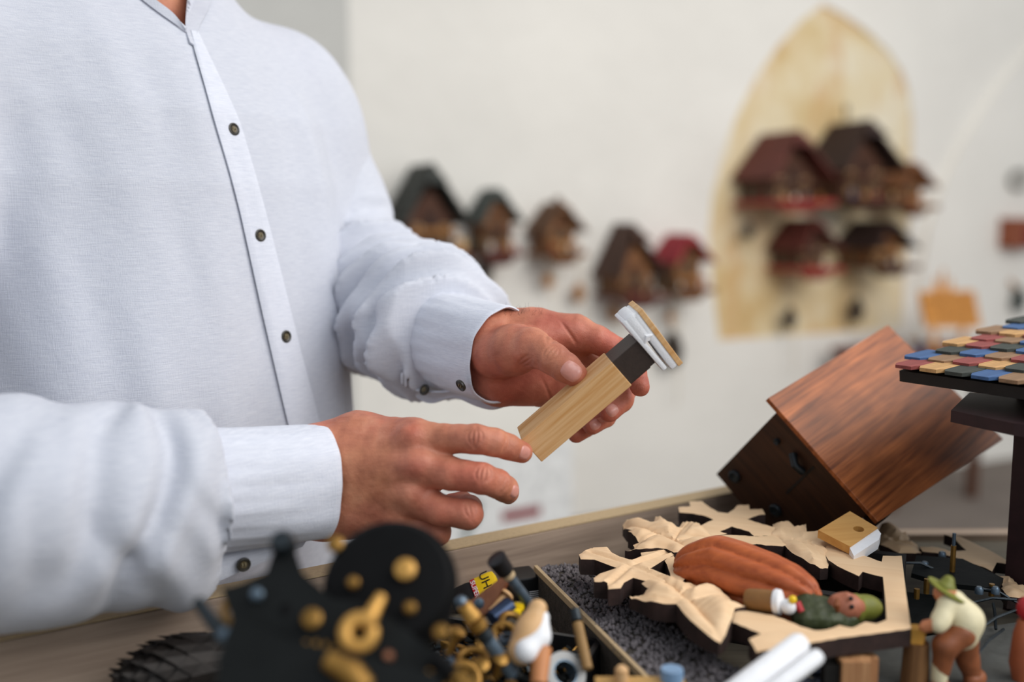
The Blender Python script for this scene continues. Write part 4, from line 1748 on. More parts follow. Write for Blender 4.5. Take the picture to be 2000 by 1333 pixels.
mb.prism(quad, -0.0045 * zs if zs > 0 else 0.0, 0.0 if zs > 0 else 0.0045)
rb = mb.build('roof_board', ROOFW, cc)
bv = rb.modifiers.new('edge', 'BEVEL')
bv.width = 0.0006
bv.segments = 2
dp = 0.124
qx = lambda a, b: np.array([a, b])
bxp = [(0.012, 0.012), (Lb * 0.93, 0.012), (Lb * 0.93, Lt * 0.86), (0.012, Lt * 0.86)]
mb = MB()
mb.prism(bxp, -dp * zs if zs > 0 else 0.0045, -0.0045 if zs > 0 else dp)
bd = mb.build('case_body', WALNUT, cc)
# hardware on the visible side (local y = 0.012 side)
ys = 0.012


def side_pt(px, py):
    """point of the near side face in local coordinates"""
    p = PP(px, py, Lc + u1 * ys, u1) - Lc
    return np.array([p @ e1_, ys, p @ np.cross(e1_, u1)])


for (px, py) in ((1436, 930), (1516, 996), (1519, 862)):
    mb = MB()
    q = side_pt(px, py)
    r_ = 0.0062 if (px, py) != (1519, 862) else 0.003
    mb.lathe([(r_, 0), (r_, 0.0025), (r_ * 0.8, 0.0036), (r_ * 0.3, 0.0030), (0.0004, 0.0026)], 16, q, basis((0, -1, 0)))
    mb.build('screw_head', STEELD, cc, True)
mb = MB()
a, b = side_pt(1590, 912), side_pt(1536, 964)
mb.box((a + b) / 2, (np.linalg.norm(b - a), 0.0012, 0.0022), basis(np.cross(nrm(b - a), [0, 1, 0]), b - a))
mb.build('slot', BLACKWOOD, cc)
mb = MB()
a, b = side_pt(1552, 884), side_pt(1572, 920)
mb.tube([a + [0, -0.003, 0], (a + b) / 2 + [0, -0.008, 0], b + [0, -0.003, 0]], 0.0035, 10)
mb.build('latch', STEELD, cc, True)
# ledge below the roof board at its lower corner
mb = MB()
mb.prism([(Lb * 0.80, 0.02), (Lb * 1.02, 0.02), (Lb * 1.02, Lt * 0.62), (Lb * 0.80, Lt * 0.62)], (-0.030 if zs > 0 else 0.012), (-0.012 if zs > 0 else 0.030))
mb.build('ledge', WALNUT, cc)

# ---- second carved frame, in the shade behind -------------------------
p2 = Plane(PZ(1850, 1090, 0.985), RT, np.array([0.1, 1, 0.06]))
c5x = lambda pts: [p2.xy(1720 + x / 5.554, 1000 + y / 5.554) for x, y in pts]
cf2 = thing('carved_fretwork', 'second carved leaf frame in the shade beside the shingled house', 'wood carving', M=p2.M)
relief('leaf', c5x([(-40, 200), (10, 125), (120, 135), (190, 175), (235, 215), (270, 205), (320, 250), (300, 290), (400, 340), (420, 380), (460, 410), (380, 450), (200, 450), (110, 400), (0, 355)]), -0.010, leaf_height(c5x([(0, 200), (180, 330), (430, 390)]), [c5x([(200, 340), (270, 260), (310, 245)])], 0.001, 0.004), 0.003, LM, cf2)
relief('frame_bar', c5x([(420, 375), (560, 368), (700, 400), (740, 420), (930, 412), (880, 370), (800, 280), (690, 238), (860, 262), (1050, 350), (1240, 440), (1370, 520), (1390, 560), (1260, 545), (1210, 640), (1130, 600), (900, 520), (780, 480), (600, 440), (460, 425)]), -0.010, flat(0.0), 0.005, LM, cf2)
relief('leaf', c5x([(1260, 640), (1350, 660), (1440, 690), (1490, 740), (1500, 770), (1600, 800), (1640, 900), (1500, 930), (1380, 920), (1310, 820), (1330, 760)]), -0.010, leaf_height(c5x([(1300, 660), (1400, 780), (1560, 860)]), [c5x([(1400, 780), (1440, 730), (1440, 700)])], 0.001, 0.004), 0.003, LM, cf2)

# ---- house model with coloured shingles -------------------------------
K0 = P(1747, 722, 0.80)
ez = K0[2]
E2 = PZ(2000, 757, ez)
ed = nrm((E2 - K0) * [1, 1, 0])
rd = np.array([-ed[1], ed[0], 0])
if rd @ RT < 0:
    rd = -rd
pitch_ = math.radians(7.5)
sd_ = rd * math.cos(pitch_) + np.array([0, 0, math.sin(pitch_)])
house = thing('model_house', 'small dark house model with a roof of red, blue, green and tan shingles', 'model house', M=frame(K0, ed, sd_, np.cross(ed, sd_)))
zu = 1 if np.cross(ed, sd_)[2] > 0 else -1
RL, RS = 0.24, 0.34
mb = MB()
mb.box((RL / 2 + 0.003, RS / 2 + 0.002, -0.0055 * zu), (RL, RS, 0.009))
mb.build('roof_board', BLACKWOOD, house)
scol = {'r': (150, 76, 72), 't': (206, 160, 106), 'g': (66, 70, 64), 'b': (70, 102, 148), 'n': (150, 118, 88)}
smat = {k: wood('shingle_' + w, tuple(min(255, int(c * 1.08)) for c in scol[k]), tuple(int(c * 0.8) for c in scol[k]), 1, 1.0, 0.75, 0.9, bmp=0.6) for k, w in (('r', 'red'), ('t', 'tan'), ('g', 'green'), ('b', 'blue'), ('n', 'brown'))}
rows_ = ['rtgbnrtgbnrt', 'bnrtgbnrtgbn', 'gbnrtgbnrtgb', 'trgbntrgbntr', 'rnbtrgnbtrgn', 'ntrbgntrbgnt', 'btgrnbtgrnbt', 'gnbtrgnbtrgn', 'rtgbnrtgbnrt', 'bnrtgbnrtgbn', 'gbnrtgbnrtgb', 'trgbntrgbntr']
sw, sl_ = 0.0212, 0.0285
rng = random.Random(5)
smesh = {}
for r, row in enumerate(rows_):
    for k, ch in enumerate(row):
        x0 = k * sw - (0.5 * sw if r % 2 else 0)
        y0 = r * sl_ * (1 - 0.012 * r)
        if x0 + sw > RL + 0.01 or y0 > RS - 0.02:
            continue
        if ch not in smesh:
            w = sw * 0.985
            mb = MB()
            prof = [(0.0, 0.007), (0.0035, 0.0), (w - 0.0035, 0.0), (w, 0.007), (w, 0.040), (0, 0.040)]
            mb.prism(prof, 0.0, 0.0024)
            mb.m = [0] * len(mb.F)
            V = np.concatenate(mb.V)
            smesh[ch] = obj('shingle', V, mb.F, smat[ch], house)
            s_ = smesh[ch]
            s_.name = 'shingle'
        else:
            s_ = smesh[ch].copy()
            COL.objects.link(s_)
            s_.parent = house
        s_.location = (x0, y0 - 0.004, zu * (0.0008 + 0.0018) if zu > 0 else -0.005)
        s_.rotation_euler = (math.radians(-4.2) * zu, 0, rng.uniform(-0.02, 0.02))
        s_.scale = (1, 1, rng.uniform(0.9, 1.2))
MAROON = plain('dark_maroon_wood', (44, 22, 24), 0.6, 0, 0.3, 70)
hb0 = PZ(1970, 1128, 0.955)


def house_local(p):
    return to_local(house, np.asarray(p)[None])[0]


# body post and eave brackets, built upright in world space
mb = MB()
p_post = P(1972, 980, 0.81)
ctr = p_post + ed * 0.0 + rd * 0.10
Rw = np.stack([ed, rd, [0, 0, 1.0]], 1)
zt, zb = ez - 0.012, Z_TRAY
pl0 = p_post
o_ = np.array([pl0[0], pl0[1], 0])
V = []
mb.box(o_ + ed * 0.045 + rd * 0.09 + np.array([0, 0, (zt + 0.02 + zb) / 2]), (0.09, 0.18, zt + 0.02 - zb), Rw)
mb.build('house_wall', MAROON, house, world=True)
mb = MB()
bl = [P(1856, 812, 0.775), P(1895, 770, 0.79), P(2030, 770, 0.74), P(2030, 850, 0.70), P(1975, 840, 0.735)]
pa = np.array(bl)
bp = Plane(P(1960, 812, 0.75), ed, rd * 1.0)
mb.prism([bp.xy(1857, 812), bp.xy(1893, 776), bp.xy(2080, 790), bp.xy(2080, 850), bp.xy(1980, 838)], -0.005, 0.004)
V = np.concatenate(mb.V) @ bp.R.T + bp.o
obj('eave_board', to_local(house, V), mb.F, MAROON, house)
# ================================================================== the bellows whistle in his hand
w_ = cdir(-0.10, 0.22, 0.97)
u_ = cdir(0.75, 0.65, -0.07)
u_ = nrm(u_ - w_ * (u_ @ w_))
v_ = np.cross(w_, u_)
if v_ @ RT < 0:
    v_ = -v_
WO = P(1018, 860, 0.735)
# local: x along the pipe, y across the bright face, z towards the viewer
zl = np.cross(u_, v_)
wh = thing('bellows_whistle', 'pine cuckoo whistle with dark brown neck and white leather bellows held in the hand', 'whistle', M=frame(WO, u_, v_, zl))
bs = 1.0 if zl @ w_ < 0 else -1.0          # -z*bs runs away from the viewer


def wl(px, py):
    p = PP(px, py, WO, w_) - WO
    return p @ u_, p @ v_


LX = wl(1195, 708)[0]
LY = wl(1062, 900)[1]
LZ = 0.031
mb = MB()
mb.box((LX / 2, LY / 2, -bs * LZ / 2), (LX, LY, LZ), bev=0.0007)
PINEB = wood('planed_pine', (238, 204, 156), (206, 152, 92), 0, 0.75, 0.5, 1.3, bmp=0.12)
mb.build('pipe_body', PINEB, wh)
nx = 0.024
mb = MB()
mb.box((LX + nx / 2 - 0.0004, LY * 0.5, -bs * (LZ * 0.5)), (nx + 0.0008, LY * 0.93, LZ * 0.86), bev=0.0005)
mb.box((LX + nx * 0.40, LY * 0.975, -bs * (LZ * 0.5)), (nx * 0.78, LY * 0.05, LZ * 0.80))
mb.build('brown_neck', DKBROWN, wh)
# bellows: lower and upper leather covered boards and the pine lid
ya, yb = wl(1206, 640)[1], wl(1296, 726)[1]
x0 = LX + nx
RB = np.eye(3)


def tilted(c, s, ang, mi, mbx, bev=0.0008):
    ca, sa = math.cos(ang), math.sin(ang)
    mbx.box(c, s, np.array([[ca, -sa, 0], [sa, ca, 0], [0, 0, 1]]), mi, bev)


yc, yl = (ya + yb) / 2, (yb - ya)
mb = MB()
tilted((x0 + 0.0022, yc, -bs * LZ * 0.5), (0.0040, yl, LZ * 1.02), 0.0, 0, mb, 0.0014)
mb.build('lower_board', WHITEL, wh, True)
mb = MB()
n = 9
# pleated leather between the boards, open towards the near end
tilted((x0 + 0.0068, yc - yl * 0.26, -bs * LZ * 0.5), (0.0088, yl * 0.50, LZ * 1.04), 0.05, 0, mb, 0.0026)
mb.tube([(x0 + 0.0035, yc - yl * 0.04, -bs * 0.0005), (x0 + 0.0075, yc - yl * 0.10, bs * 0.0008), (x0 + 0.0115, yc - yl * 0.06, -bs * 0.0002)], [0.0012, 0.0016, 0.0010], 10)
mb.build('leather_fold', WHITEL, wh, True)
mb = MB()
tilted((x0 + 0.0102, yc + yl * 0.05, -bs * LZ * 0.5), (0.0066, yl * 1.06, LZ * 1.02), 0.055, 0, mb, 0.0020)
mb.build('upper_board', WHITEL, wh, True)
mb = MB()
tilted((x0 + 0.0146, yc + yl * 0.055, -bs * LZ * 0.5), (0.0042, yl * 1.08, LZ * 1.05), 0.055, 0, mb, 0.0005)
mb.build('pine_lid', PINEB, wh)
# ================================================================== cuckoo clocks on the wall
def flatmat(n, c, r=0.7):
    return plain(n, c, r, 0, 0.2, 25, 0.2, 0.002)


CM = {
    'slate': flatmat('slate_green_shingles', (72, 78, 74)), 'darkslate': flatmat('dark_grey_shingles', (58, 60, 56)),
    'brown': flatmat('brown_shingles', (104, 70, 44)), 'dkbrown': flatmat('dark_brown_shingles', (76, 50, 38)),
    'red': flatmat('crimson_shingles', (156, 42, 52)), 'redbrown': flatmat('red_brown_shingles', (98, 48, 40)),
    'black': flatmat('nearly_black_shingles', (56, 38, 34)), 'tan': flatmat('tan_brown_shingles', (138, 88, 54)),
    'wall': flatmat('clock_house_wood', (128, 84, 50)), 'wall2': flatmat('dark_clock_house_wood', (84, 52, 36)),
    'cream': flatmat('pale_carved_wood', (206, 168, 120)), 'green': flatmat('fir_green', (52, 62, 44)),
    'plat': flatmat('reddish_base_wood', (98, 48, 38)), 'platred': flatmat('red_base_paint', (160, 60, 50)),
    'cone': flatmat('cast_iron_cone', (60, 50, 42)), 'amber': flatmat('amber_wood', (172, 118, 62)), 'chain': flatmat('brass_chain', (188, 168, 128)),
    'white': flatmat('off_white_plaster_paint', (222, 214, 200)), 'figred': flatmat('figure_red', (158, 58, 56)), 'figblue': flatmat('figure_blue', (72, 84, 108)),
    'door': flatmat('dark_door', (58, 36, 26)), 'dial': flatmat('dark_dial', (70, 44, 30)),
}
RW = np.stack([WU, WN, [0, 0, 1.0]], 1)     # local x along the wall, y out of the wall, z up


def pinecone(mb, c, r, h, rows=7):
    """a weight of overlapping scales"""
    mb.lathe([(0.001, -h / 2), (r * 0.6, -h * 0.42), (r * 0.85, -h * 0.1), (r * 0.75, h * 0.2), (r * 0.35, h * 0.45), (0.001, h / 2)], 12, c)
    for i in range(rows):
        t = (i + 0.5) / rows
        z = -h / 2 + h * t
        rr = r * math.sin(math.pi * min(0.95, 0.12 + 0.86 * t)) ** 0.8 * 0.92
        n = 8
        for k in range(n):
            a = 2 * math.pi * (k + 0.5 * (i % 2)) / n
            p = np.array(c) + [rr * math.cos(a), rr * math.sin(a), z]
            d = np.array([math.cos(a), math.sin(a), 0])
            tt = np.array([-d[1], d[0], 0])
            s = rr * 0.42 + 0.0006
            V = [p - tt * s + [0, 0, h * 0.06], p + tt * s + [0, 0, h * 0.06], p + d * r * 0.18 - [0, 0, h * 0.07], p - d * r * 0.2 - [0, 0, h * 0.03]]
            mb.raw(V, [(0, 1, 2), (0, 2, 3), (1, 3, 2), (0, 3, 1)])


def chalet(label, box, apex, roof, wallm='wall', plat='plat', steep=None, extras=(), weights=(), seed=1, ridge_cut=0.15, fin=None, depth=None, floors=2):
    """box = px left, right, eave y, base y; apex = px x, y"""
    x0, x1, ye, yb = box
    off = 0.09
    pl_, pr_ = wallpt(x0, yb, off), wallpt(x1, yb, off)
    D_ = np.linalg.norm((pl_ + pr_) / 2 - CAM)
    zb = ((pl_ + pr_) / 2)[2]
    ctr = (pl_ + pr_) / 2
    # the roof runs out of the wall, so part of the apparent width is its depth
    Wt = abs(np.dot(pr_ - pl_, WU))
    dep = depth or min(0.27, Wt * 0.72)
    W = (Wt - dep * 0.44) * 1.10
    ze = wallpt((x0 + x1) / 2, ye, off)[2]
    za = wallpt(apex[0], apex[1], off)[2]
    base_ = np.array([ctr[0], ctr[1], 0]) - WN * off
    base_[2] = zb
    o = thing('cuckoo_clock', label, 'cuckoo clock', M=frame(base_, WU, WN, (0, 0, 1)), group='cuckoo clocks on the white wall')
    he, ha = ze - zb, za - zb
    rng = random.Random(seed)
    bw = W * 0.66
    mb = MB()
    mb.box((0, dep * 0.40, (he + 0.02) / 2), (bw, dep * 0.78, he + 0.02))
    mb.prism([(-bw / 2, he), (bw / 2, he), (0, he + (ha - he) * 0.62)], 0.004, dep * 0.78, R=np.array([[1, 0, 0], [0, 0, 1], [0, 1, 0]]))
    mb.build('house', CM[wallm], o)
    # two roof slopes with a clipped front gable
    t = 0.008
    for s in (-1, 1):
        mb = MB()
        xa, za_, xe, ze_ = 0.0, ha, s * W / 2, he - 0.012
        V = [(xa, 0, za_), (xa, dep * (1 - ridge_cut * 0.5), za_), (xe, dep * 1.15, ze_), (xe, 0, ze_)]
        nn = nrm(np.cross(np.array(V[1]) - V[0], np.array(V[2]) - V[0]))
        nn = nn if nn[2] > 0 else -nn
        V2 = [tuple(np.array(v) - nn * t) for v in V]
        mb.raw(V + V2, [(0, 1, 2, 3), (7, 6, 5, 4), (0, 4, 5, 1), (1, 5, 6, 2), (2, 6, 7, 3), (3, 7, 4, 0)])
        # shingle courses as low steps
        for k in range(1, 6):
            a = k / 6
            p0 = np.array(V[0]) * (1 - a) + np.array(V[3]) * a
            p1 = np.array(V[1]) * (1 - a) + np.array(V[2]) * a
            mid = (p0 + p1) / 2 + nn * 0.0015
            L = np.linalg.norm(p1 - p0)
            mb.box(mid, (L, 0.012, 0.004), basis(nn, p1 - p0))
        mb.build('roof_slope', CM[roof], o)
    mb = MB()
    mb.raw([(0, dep * (1 - ridge_cut * 0.5), ha), (-W * 0.16, dep * 1.12, ha - (ha - he) * 0.36), (W * 0.16, dep * 1.12, ha - (ha - he) * 0.36), (0, dep * 0.8, ha - 0.02)], [(0, 1, 2), (0, 2, 3), (0, 3, 1), (1, 3, 2)])
    mb.build('gable_hip', CM[roof], o)
    mb = MB()
    mb.box((0, dep * 0.62, -0.006), (W * 0.86, dep * 1.24, 0.022), bev=0.004)
    mb.prism([(-W * 0.36, -0.017), (W * 0.36, -0.017), (W * 0.2, -0.05), (-W * 0.2, -0.05)], dep * 0.85, dep * 1.0, R=np.array([[1, 0, 0], [0, 0, 1], [0, 1, 0]]))
    mb.build('base', CM[plat], o)
    yf = dep * 0.80
    # dial with its ring of figures
    zd = he * (0.50 if floors == 2 else 0.62)
    mb = MB()
    mb.lathe([(0.0005, 0.004), (W * 0.145, 0.004), (W * 0.15, 0)], 20, (0.0, yf, zd), basis((0, 1, 0)))
    dl = mb.build('dial', CM['dial'], o)
    mb = MB()
    for k in range(12):
        a = 2 * math.pi * k / 12
        mb.box((W * 0.115 * math.sin(a), yf + 0.005, zd + W * 0.115 * math.cos(a)), (W * 0.018, 0.003, W * 0.03), basis((0, 1, 0), (math.cos(a), 0, -math.sin(a))))
    mb.box((W * 0.02, yf + 0.007, zd + W * 0.03), (W * 0.012, 0.002, W * 0.08))
    mb.box((W * 0.03, yf + 0.007, zd - W * 0.005), (W * 0.07, 0.002, W * 0.012))
    mb.build('hands_and_numerals', CM['cream'], dl)
    # windows, shutters and a cuckoo door
    for k, (fx, fz) in enumerate(((-0.24, 0.78), (0.24, 0.78), (-0.24, 0.30), (0.24, 0.30))):
        mb = MB()
        mb.box((fx * bw * 1.25, yf, fz * he), (bw * 0.17, 0.012, he * 0.19))
        wn_ = mb.build('window', CM['cream'], o)
        mb = MB()
        mb.box((fx * bw * 1.25, yf + 0.004, fz * he), (bw * 0.11, 0.012, he * 0.13))
        mb.build('pane', CM['door'], wn_)
    mb = MB()
    mb.box((0, yf + 0.002, he * 1.02), (bw * 0.20, 0.014, (ha - he) * 0.30))
    mb.build('cuckoo_door', CM['door'], o)
    # balcony with railing
    mb = MB()
    zb_ = he * 0.62 if floors == 2 else he * 0.3
    mb.box((0, yf + 0.018, zb_), (bw * 1.02, 0.04, 0.008))
    for k in range(9):
        mb.box((-bw * 0.48 + bw * 0.96 * k / 8, yf + 0.036, zb_ + he * 0.06), (0.006, 0.005, he * 0.12))
    mb.box((0, yf + 0.036, zb_ + he * 0.12), (bw * 1.0, 0.006, 0.006))
    mb.build('balcony', CM['amber'] if seed % 2 else CM['wall2'], o)
    # little people and animals on the base
    cols = ['figred', 'cream', 'white', 'figblue', 'amber']
    for k in range(4):
        mb = MB()
        fx = (-0.30 + 0.2 * k) * W + rng.uniform(-0.01, 0.01)
        hgt = he * rng.uniform(0.22, 0.34)
        mb.lathe([(hgt * 0.26, 0.004), (hgt * 0.22, hgt * 0.35), (hgt * 0.25, hgt * 0.62), (hgt * 0.1, hgt * 0.72)], 9, (fx, dep * 1.02, 0.003))
        mb.ball((fx, dep * 1.02, hgt * 0.86), hgt * 0.15, 8)
        mb.build('tiny_person', CM[cols[(k + seed) % 5]], o, True)
    for k in range(3):
        mb = MB()
        fx = (-0.2 + 0.2 * k) * bw * 1.4
        hgt = he * 0.2
        mb.lathe([(hgt * 0.26, 0.004), (hgt * 0.22, hgt * 0.4), (hgt * 0.25, hgt * 0.62), (hgt * 0.1, hgt * 0.72)], 9, (fx, yf + 0.02, zb_ + 0.003))
        mb.ball((fx, yf + 0.02, zb_ + hgt * 0.86), hgt * 0.16, 8)
        mb.build('tiny_person', CM[cols[(k + seed + 1) % 5]], o, True)
    if 'trees' in extras:
        for k, fx in enumerate((-0.50, -0.40)):
            mb = MB()
            hh = he * (0.62 if k == 0 else 0.45)
            for q in range(4):
                mb.lathe([(hh * 0.20 * (1 - q * 0.2), hh * (0.1 + q * 0.2)), (0.002, hh * (0.42 + q * 0.2))], 9, (fx * W, dep * (0.5 + 0.4 * k), 0.0))
            mb.build('fir_tree', CM['green'], o)
    if 'wheel' in extras:
        mb = MB()
        r = he * 0.2
        for k in range(10):
            a = 2 * math.pi * k / 10
            mb.box((W * 0.40, dep * 0.9 + r * math.cos(a), r + r * math.sin(a)), (0.03, 0.006, 0.02), basis((0, -math.sin(a), math.cos(a)), (1, 0, 0)))
        mb.lathe([(r * 1.04, -0.012), (r * 1.04, 0.012), (r * 0.9, 0.012), (r * 0.9, -0.012)], 18, (W * 0.40, dep * 0.9, r), basis((1, 0, 0)))
        mb.build('mill_wheel', CM['cream'], o)
    if 'chimney' in extras:
        mb = MB()
        mb.box((W * 0.12, dep * 0.4, ha - 0.005), (0.022, 0.022, 0.05))
        mb.build('chimney', CM[roof], o)
    if fin:
        mb = MB()
        q = wallpt(*fin)
        mb.tube([(-0.012, dep * 0.4, ha - 0.02), (-0.012, dep * 0.4, ha + 0.035)], 0.004, 6)
        mb.ball((-0.012, dep * 0.4, ha + 0.05), (0.014, 0.008, 0.018), 8)
        mb.tube([(-0.012, dep * 0.4, ha + 0.06), (-0.016, dep * 0.4, ha + 0.08)], [0.006, 0.003], 6)
        mb.build('weather_cock', CM['black'], o)
    # chains, weights and pendulum that hang below
    for (kind, px, py, size) in weights:
        q = PP(px, py, W0 + WN * 0.07, WN)
        ql = to_local(o, q[None])[0]
        mb = MB()
        mb.tube([(ql[0], ql[1], -0.01), (ql[0], ql[1], ql[2] + size * 0.4)], 0.0022, 5)
        mb.tube([(ql[0] + 0.03, ql[1], -0.01), (ql[0] + 0.03, ql[1], ql[2] - 0.25)], 0.0018, 5)
        ch = mb.build('chain', CM['chain'], o)
        mb = MB()
        if kind == 'leaf':
            mb.tube([(ql[0], ql[1], ql[2] + size * 0.5), (ql[0], ql[1], ql[2] - size * 0.2), (ql[0] + 0.01, ql[1], ql[2] - size)], 0.003, 5)
            mb.ball((ql[0], ql[1] + 0.004, ql[2]), (size * 0.42, 0.008, size * 0.5), 10)
            mb.build('pendulum', CM['amber'], o, True)
        else:
            pinecone(mb, ql, size * 0.36, size * 1.25)
            mb.build('pine_cone_weight', CM[kind], o)
    return o


chalet('grey-roofed cuckoo clock mostly hidden behind the white shoulder', (600, 735, 385, 505), (668, 318), 'darkslate', 'wall2', seed=3)
chalet('large cuckoo clock with grey shingle roof and crowd of figures above the white sleeve', (733, 906, 432, 492), (848, 322), 'darkslate', 'wall2', seed=1, extras=('wheel',), weights=(('amber', 897, 545, 0.075),))
chalet('cuckoo clock with slate green roof next to the large grey-roofed one', (905, 1016, 428, 492), (970, 368), 'slate', 'wall', seed=2, extras=('trees',), weights=(('cone', 947, 530, 0.072),))
chalet('brown-roofed cuckoo clock with a chimney above the wrist', (1028, 1136, 446, 492), (1092, 395), 'brown', 'wall', 'wall', seed=5, extras=('chimney',), floors=1, weights=(('leaf', 1070, 548, 0.062), ('amber', 1130, 572, 0.066)))
chalet('steep dark brown cuckoo clock left of the crimson-roofed one', (1158, 1280, 532, 574), (1222, 436), 'dkbrown', 'wall', seed=4, extras=('trees',), floors=1, weights=(('amber', 1200, 610, 0.066),), ridge_cut=0.6)
chalet('small cuckoo clock with a crimson roof', (1273, 1376, 505, 562), (1345, 456), 'red', 'wall', 'wall', seed=7, extras=('trees',), floors=1, weights=(('leaf', 1309, 620, 0.05), ('cone', 1314, 683, 0.125)))
chalet('red-brown cuckoo clock with red base at the upper left of the niche', (1433, 1582, 345, 395), (1535, 260), 'redbrown', 'wall2', 'platred', seed=6, extras=('trees',), weights=(('cone', 1462, 450, 0.06),))
chalet('tallest dark cuckoo clock topped by a weathercock in the niche', (1570, 1716, 330, 392), (1672, 240), 'black', 'wall2', 'wall2', seed=8, fin=(1645, 205), weights=())
chalet('small tan-roofed cuckoo clock at the right edge of the niche', (1702, 1794, 362, 402), (1762, 318), 'tan', 'wall', 'wall', seed=9, floors=1)
chalet('red cuckoo clock at the lower left of the niche', (1505, 1610, 480, 522), (1570, 427), 'redbrown', 'wall2', 'platred', seed=10, extras=('trees',), weights=(('cone', 1543, 622, 0.082),))
chalet('dark brown cuckoo clock at the lower right of the niche', (1636, 1746, 478, 516), (1700, 430), 'black', 'wall', 'wall2', seed=11, extras=('trees',), weights=(('cone', 1673, 605, 0.095),))

# ---- display shelf with the wooden sign --------------------------------
SHELF = flatmat('dark_red_shelf_cloth', (108, 52, 44))
RIBOFF = 0.10
so = PP(1842, 690, W0 + WN * 0.5, WN)
tbl = thing('display_table', 'low table with a dark red cloth below the wooden sign', 'table', M=frame((so[0], so[1], 0), WU, WN, (0, 0, 1)))
zt_ = so[2]
mb = MB()
mb.box((0, -0.18, zt_ - 0.015), (0.56, 0.42, 0.03), bev=0.004)
mb.build('table_top', SHELF, tbl)
for sx in (-0.25, 0.25):
    for sy in (-0.34, -0.02):
        mb = MB()
        mb.box((sx, sy, (zt_ - 0.03) / 2), (0.04, 0.04, zt_ - 0.03))
        mb.build('leg', CM['wall2'], tbl)
mb = MB()
mb.box((0, 0.028, zt_ - 0.06), (0.56, 0.006, 0.09))
mb.build('cloth_edge', SHELF, tbl)
SIGNW = wood('honey_sign_wood', (232, 168, 92), (206, 136, 62), 0, 0.2, 0.6)
sp = Plane(PP(1856, 606, W0 + WN * 0.45, WN), WU, (0, 0, 1.0))
sign = thing('wooden_sign', 'honey-coloured wooden sign with two carved lines and little wooden trees on top', 'sign', M=sp.M)
q4 = [sp.xy(*p) for p in ((1797, 570), (1903, 568), (1917, 640), (1810, 640))]
mb = MB()
mb.prism(q4, -0.016, 0.0)
mb.build('sign_board', SIGNW, sign)
INK = flatmat('scorched_lettering', (120, 70, 30))
rng = random.Random(8)
for (ya, yb_, xa, xb, n) in ((580, 594, 1806, 1900, 13), (609, 622, 1826, 1905, 11)):
    for k in range(n):
        xx = xa + (xb - xa) * (k + 0.5) / n
        mb = MB()
        a, b = sp.xy(xx, ya), sp.xy(xx, yb_)
        hgt = abs(a[1] - b[1]) * rng.uniform(0.75, 1.0)
        mb.box(((a[0] + b[0]) / 2, (a[1] + b[1]) / 2, 0.0012), (abs(hgt) * 0.22, hgt, 0.002))
        mb.box(((a[0] + b[0]) / 2 + hgt * 0.22, (a[1] + b[1]) / 2 + hgt * rng.uniform(-0.3, 0.3), 0.0012), (hgt * 0.35, hgt * 0.2, 0.002))
        mb.build('carved_stroke', INK, sign)
for (px, py, h) in ((1830, 540, 0.085), (1843, 525, 0.11), (1858, 545, 0.08)):
    mb = MB()
    a = sp.xy(px, 571)
    b = sp.xy(px, py)
    mb.prism([(a[0] - 0.016, a[1] - 0.003), (a[0] + 0.016, a[1] - 0.003), (a[0] + 0.002, b[1]), (a[0] - 0.002, b[1])], -0.012, -0.004)
    mb.build('wooden_tree', SIGNW, sign)
zs_ = zt_
a = sp.xy(1856, 641)
hleg = sp.o[2] + a[1] - zs_
for dx in (-0.09, 0.09):
    mb = MB()
    mb.box((a[0] + dx, a[1] - hleg / 2 + 0.001, -0.010), (0.02, hleg, 0.014))
    mb.build('sign_foot', SIGNW, sign)
rng = random.Random(3)
SM = [flatmat('pale_trinket', (196, 190, 184)), flatmat('blue_grey_trinket', (92, 100, 118)), flatmat('tan_trinket', (176, 142, 104)), flatmat('rust_trinket', (150, 84, 60))]
names = ['pale', 'blue-grey', 'tan', 'rust-coloured']
wheres = ['left end of the red table', 'left of the sign foot', 'behind the left sign foot', 'below the sign middle', 'right of the sign middle', 'right end of the red table']
for k in range(6):
    px = 1772 + k * 26
    p = PP(px, 662, W0 + WN * (0.40 + 0.05 * (k % 2)), WN)
    mt = SM[k % 4]
    o = thing('trinket_figure', names[k % 4] + ' little wooden figure at the ' + wheres[k], 'figurine', (p[0], p[1], zt_), group='little figures on the red table')
    h = 0.06 + 0.03 * rng.random()
    mb = MB()
    mb.lathe([(h * 0.30, 0), (h * 0.24, h * 0.3), (h * 0.27, h * 0.55), (h * 0.1, h * 0.68)], 12)
    mb.build('figure_body', mt, o, True)
    mb = MB()
    mb.ball((0, 0, h * 0.82), h * 0.17, 10)
    mb.build('figure_head', SM[2], o, True)

# ---- things hanging on the vault rib at the right ----------------------
ro = 0.03
q = PP(1990, 352, W0 + WN * (ro + 0.012), WN)
o = thing('wall_ring', 'dark grey iron ring on the white rib', 'ring', M=frame(q, WU, WN, (0, 0, 1)))
mb = MB()
rr = 0.062
mb.tube([(rr * 1.0 * math.cos(a), 0, rr * 0.72 * math.sin(a)) for a in np.linspace(0, 2 * math.pi, 25)], 0.012, 8, False)
mb.build('hoop', flatmat('dull_iron', (112, 110, 104)), o, True)
mb = MB()
mb.tube([(0, -0.011, rr * 0.72), (0, 0.004, rr * 0.72)], 0.004, 8)
mb.build('nail', CM['cone'], o)
q = PP(1992, 455, W0 + WN * (ro + 0.045), WN)
o = thing('wall_box', 'red-brown wooden key box on the rib below the iron ring', 'box', M=frame(q, WU, WN, (0, 0, 1)))
mb = MB()
mb.box((0, 0, 0), (0.20, 0.09, 0.15), bev=0.004)
mb.build('box_body', flatmat('red_brown_box_wood', (142, 78, 52)), o)
mb = MB()
mb.box((0.03, 0.046, -0.01), (0.10, 0.006, 0.09), bev=0.002)
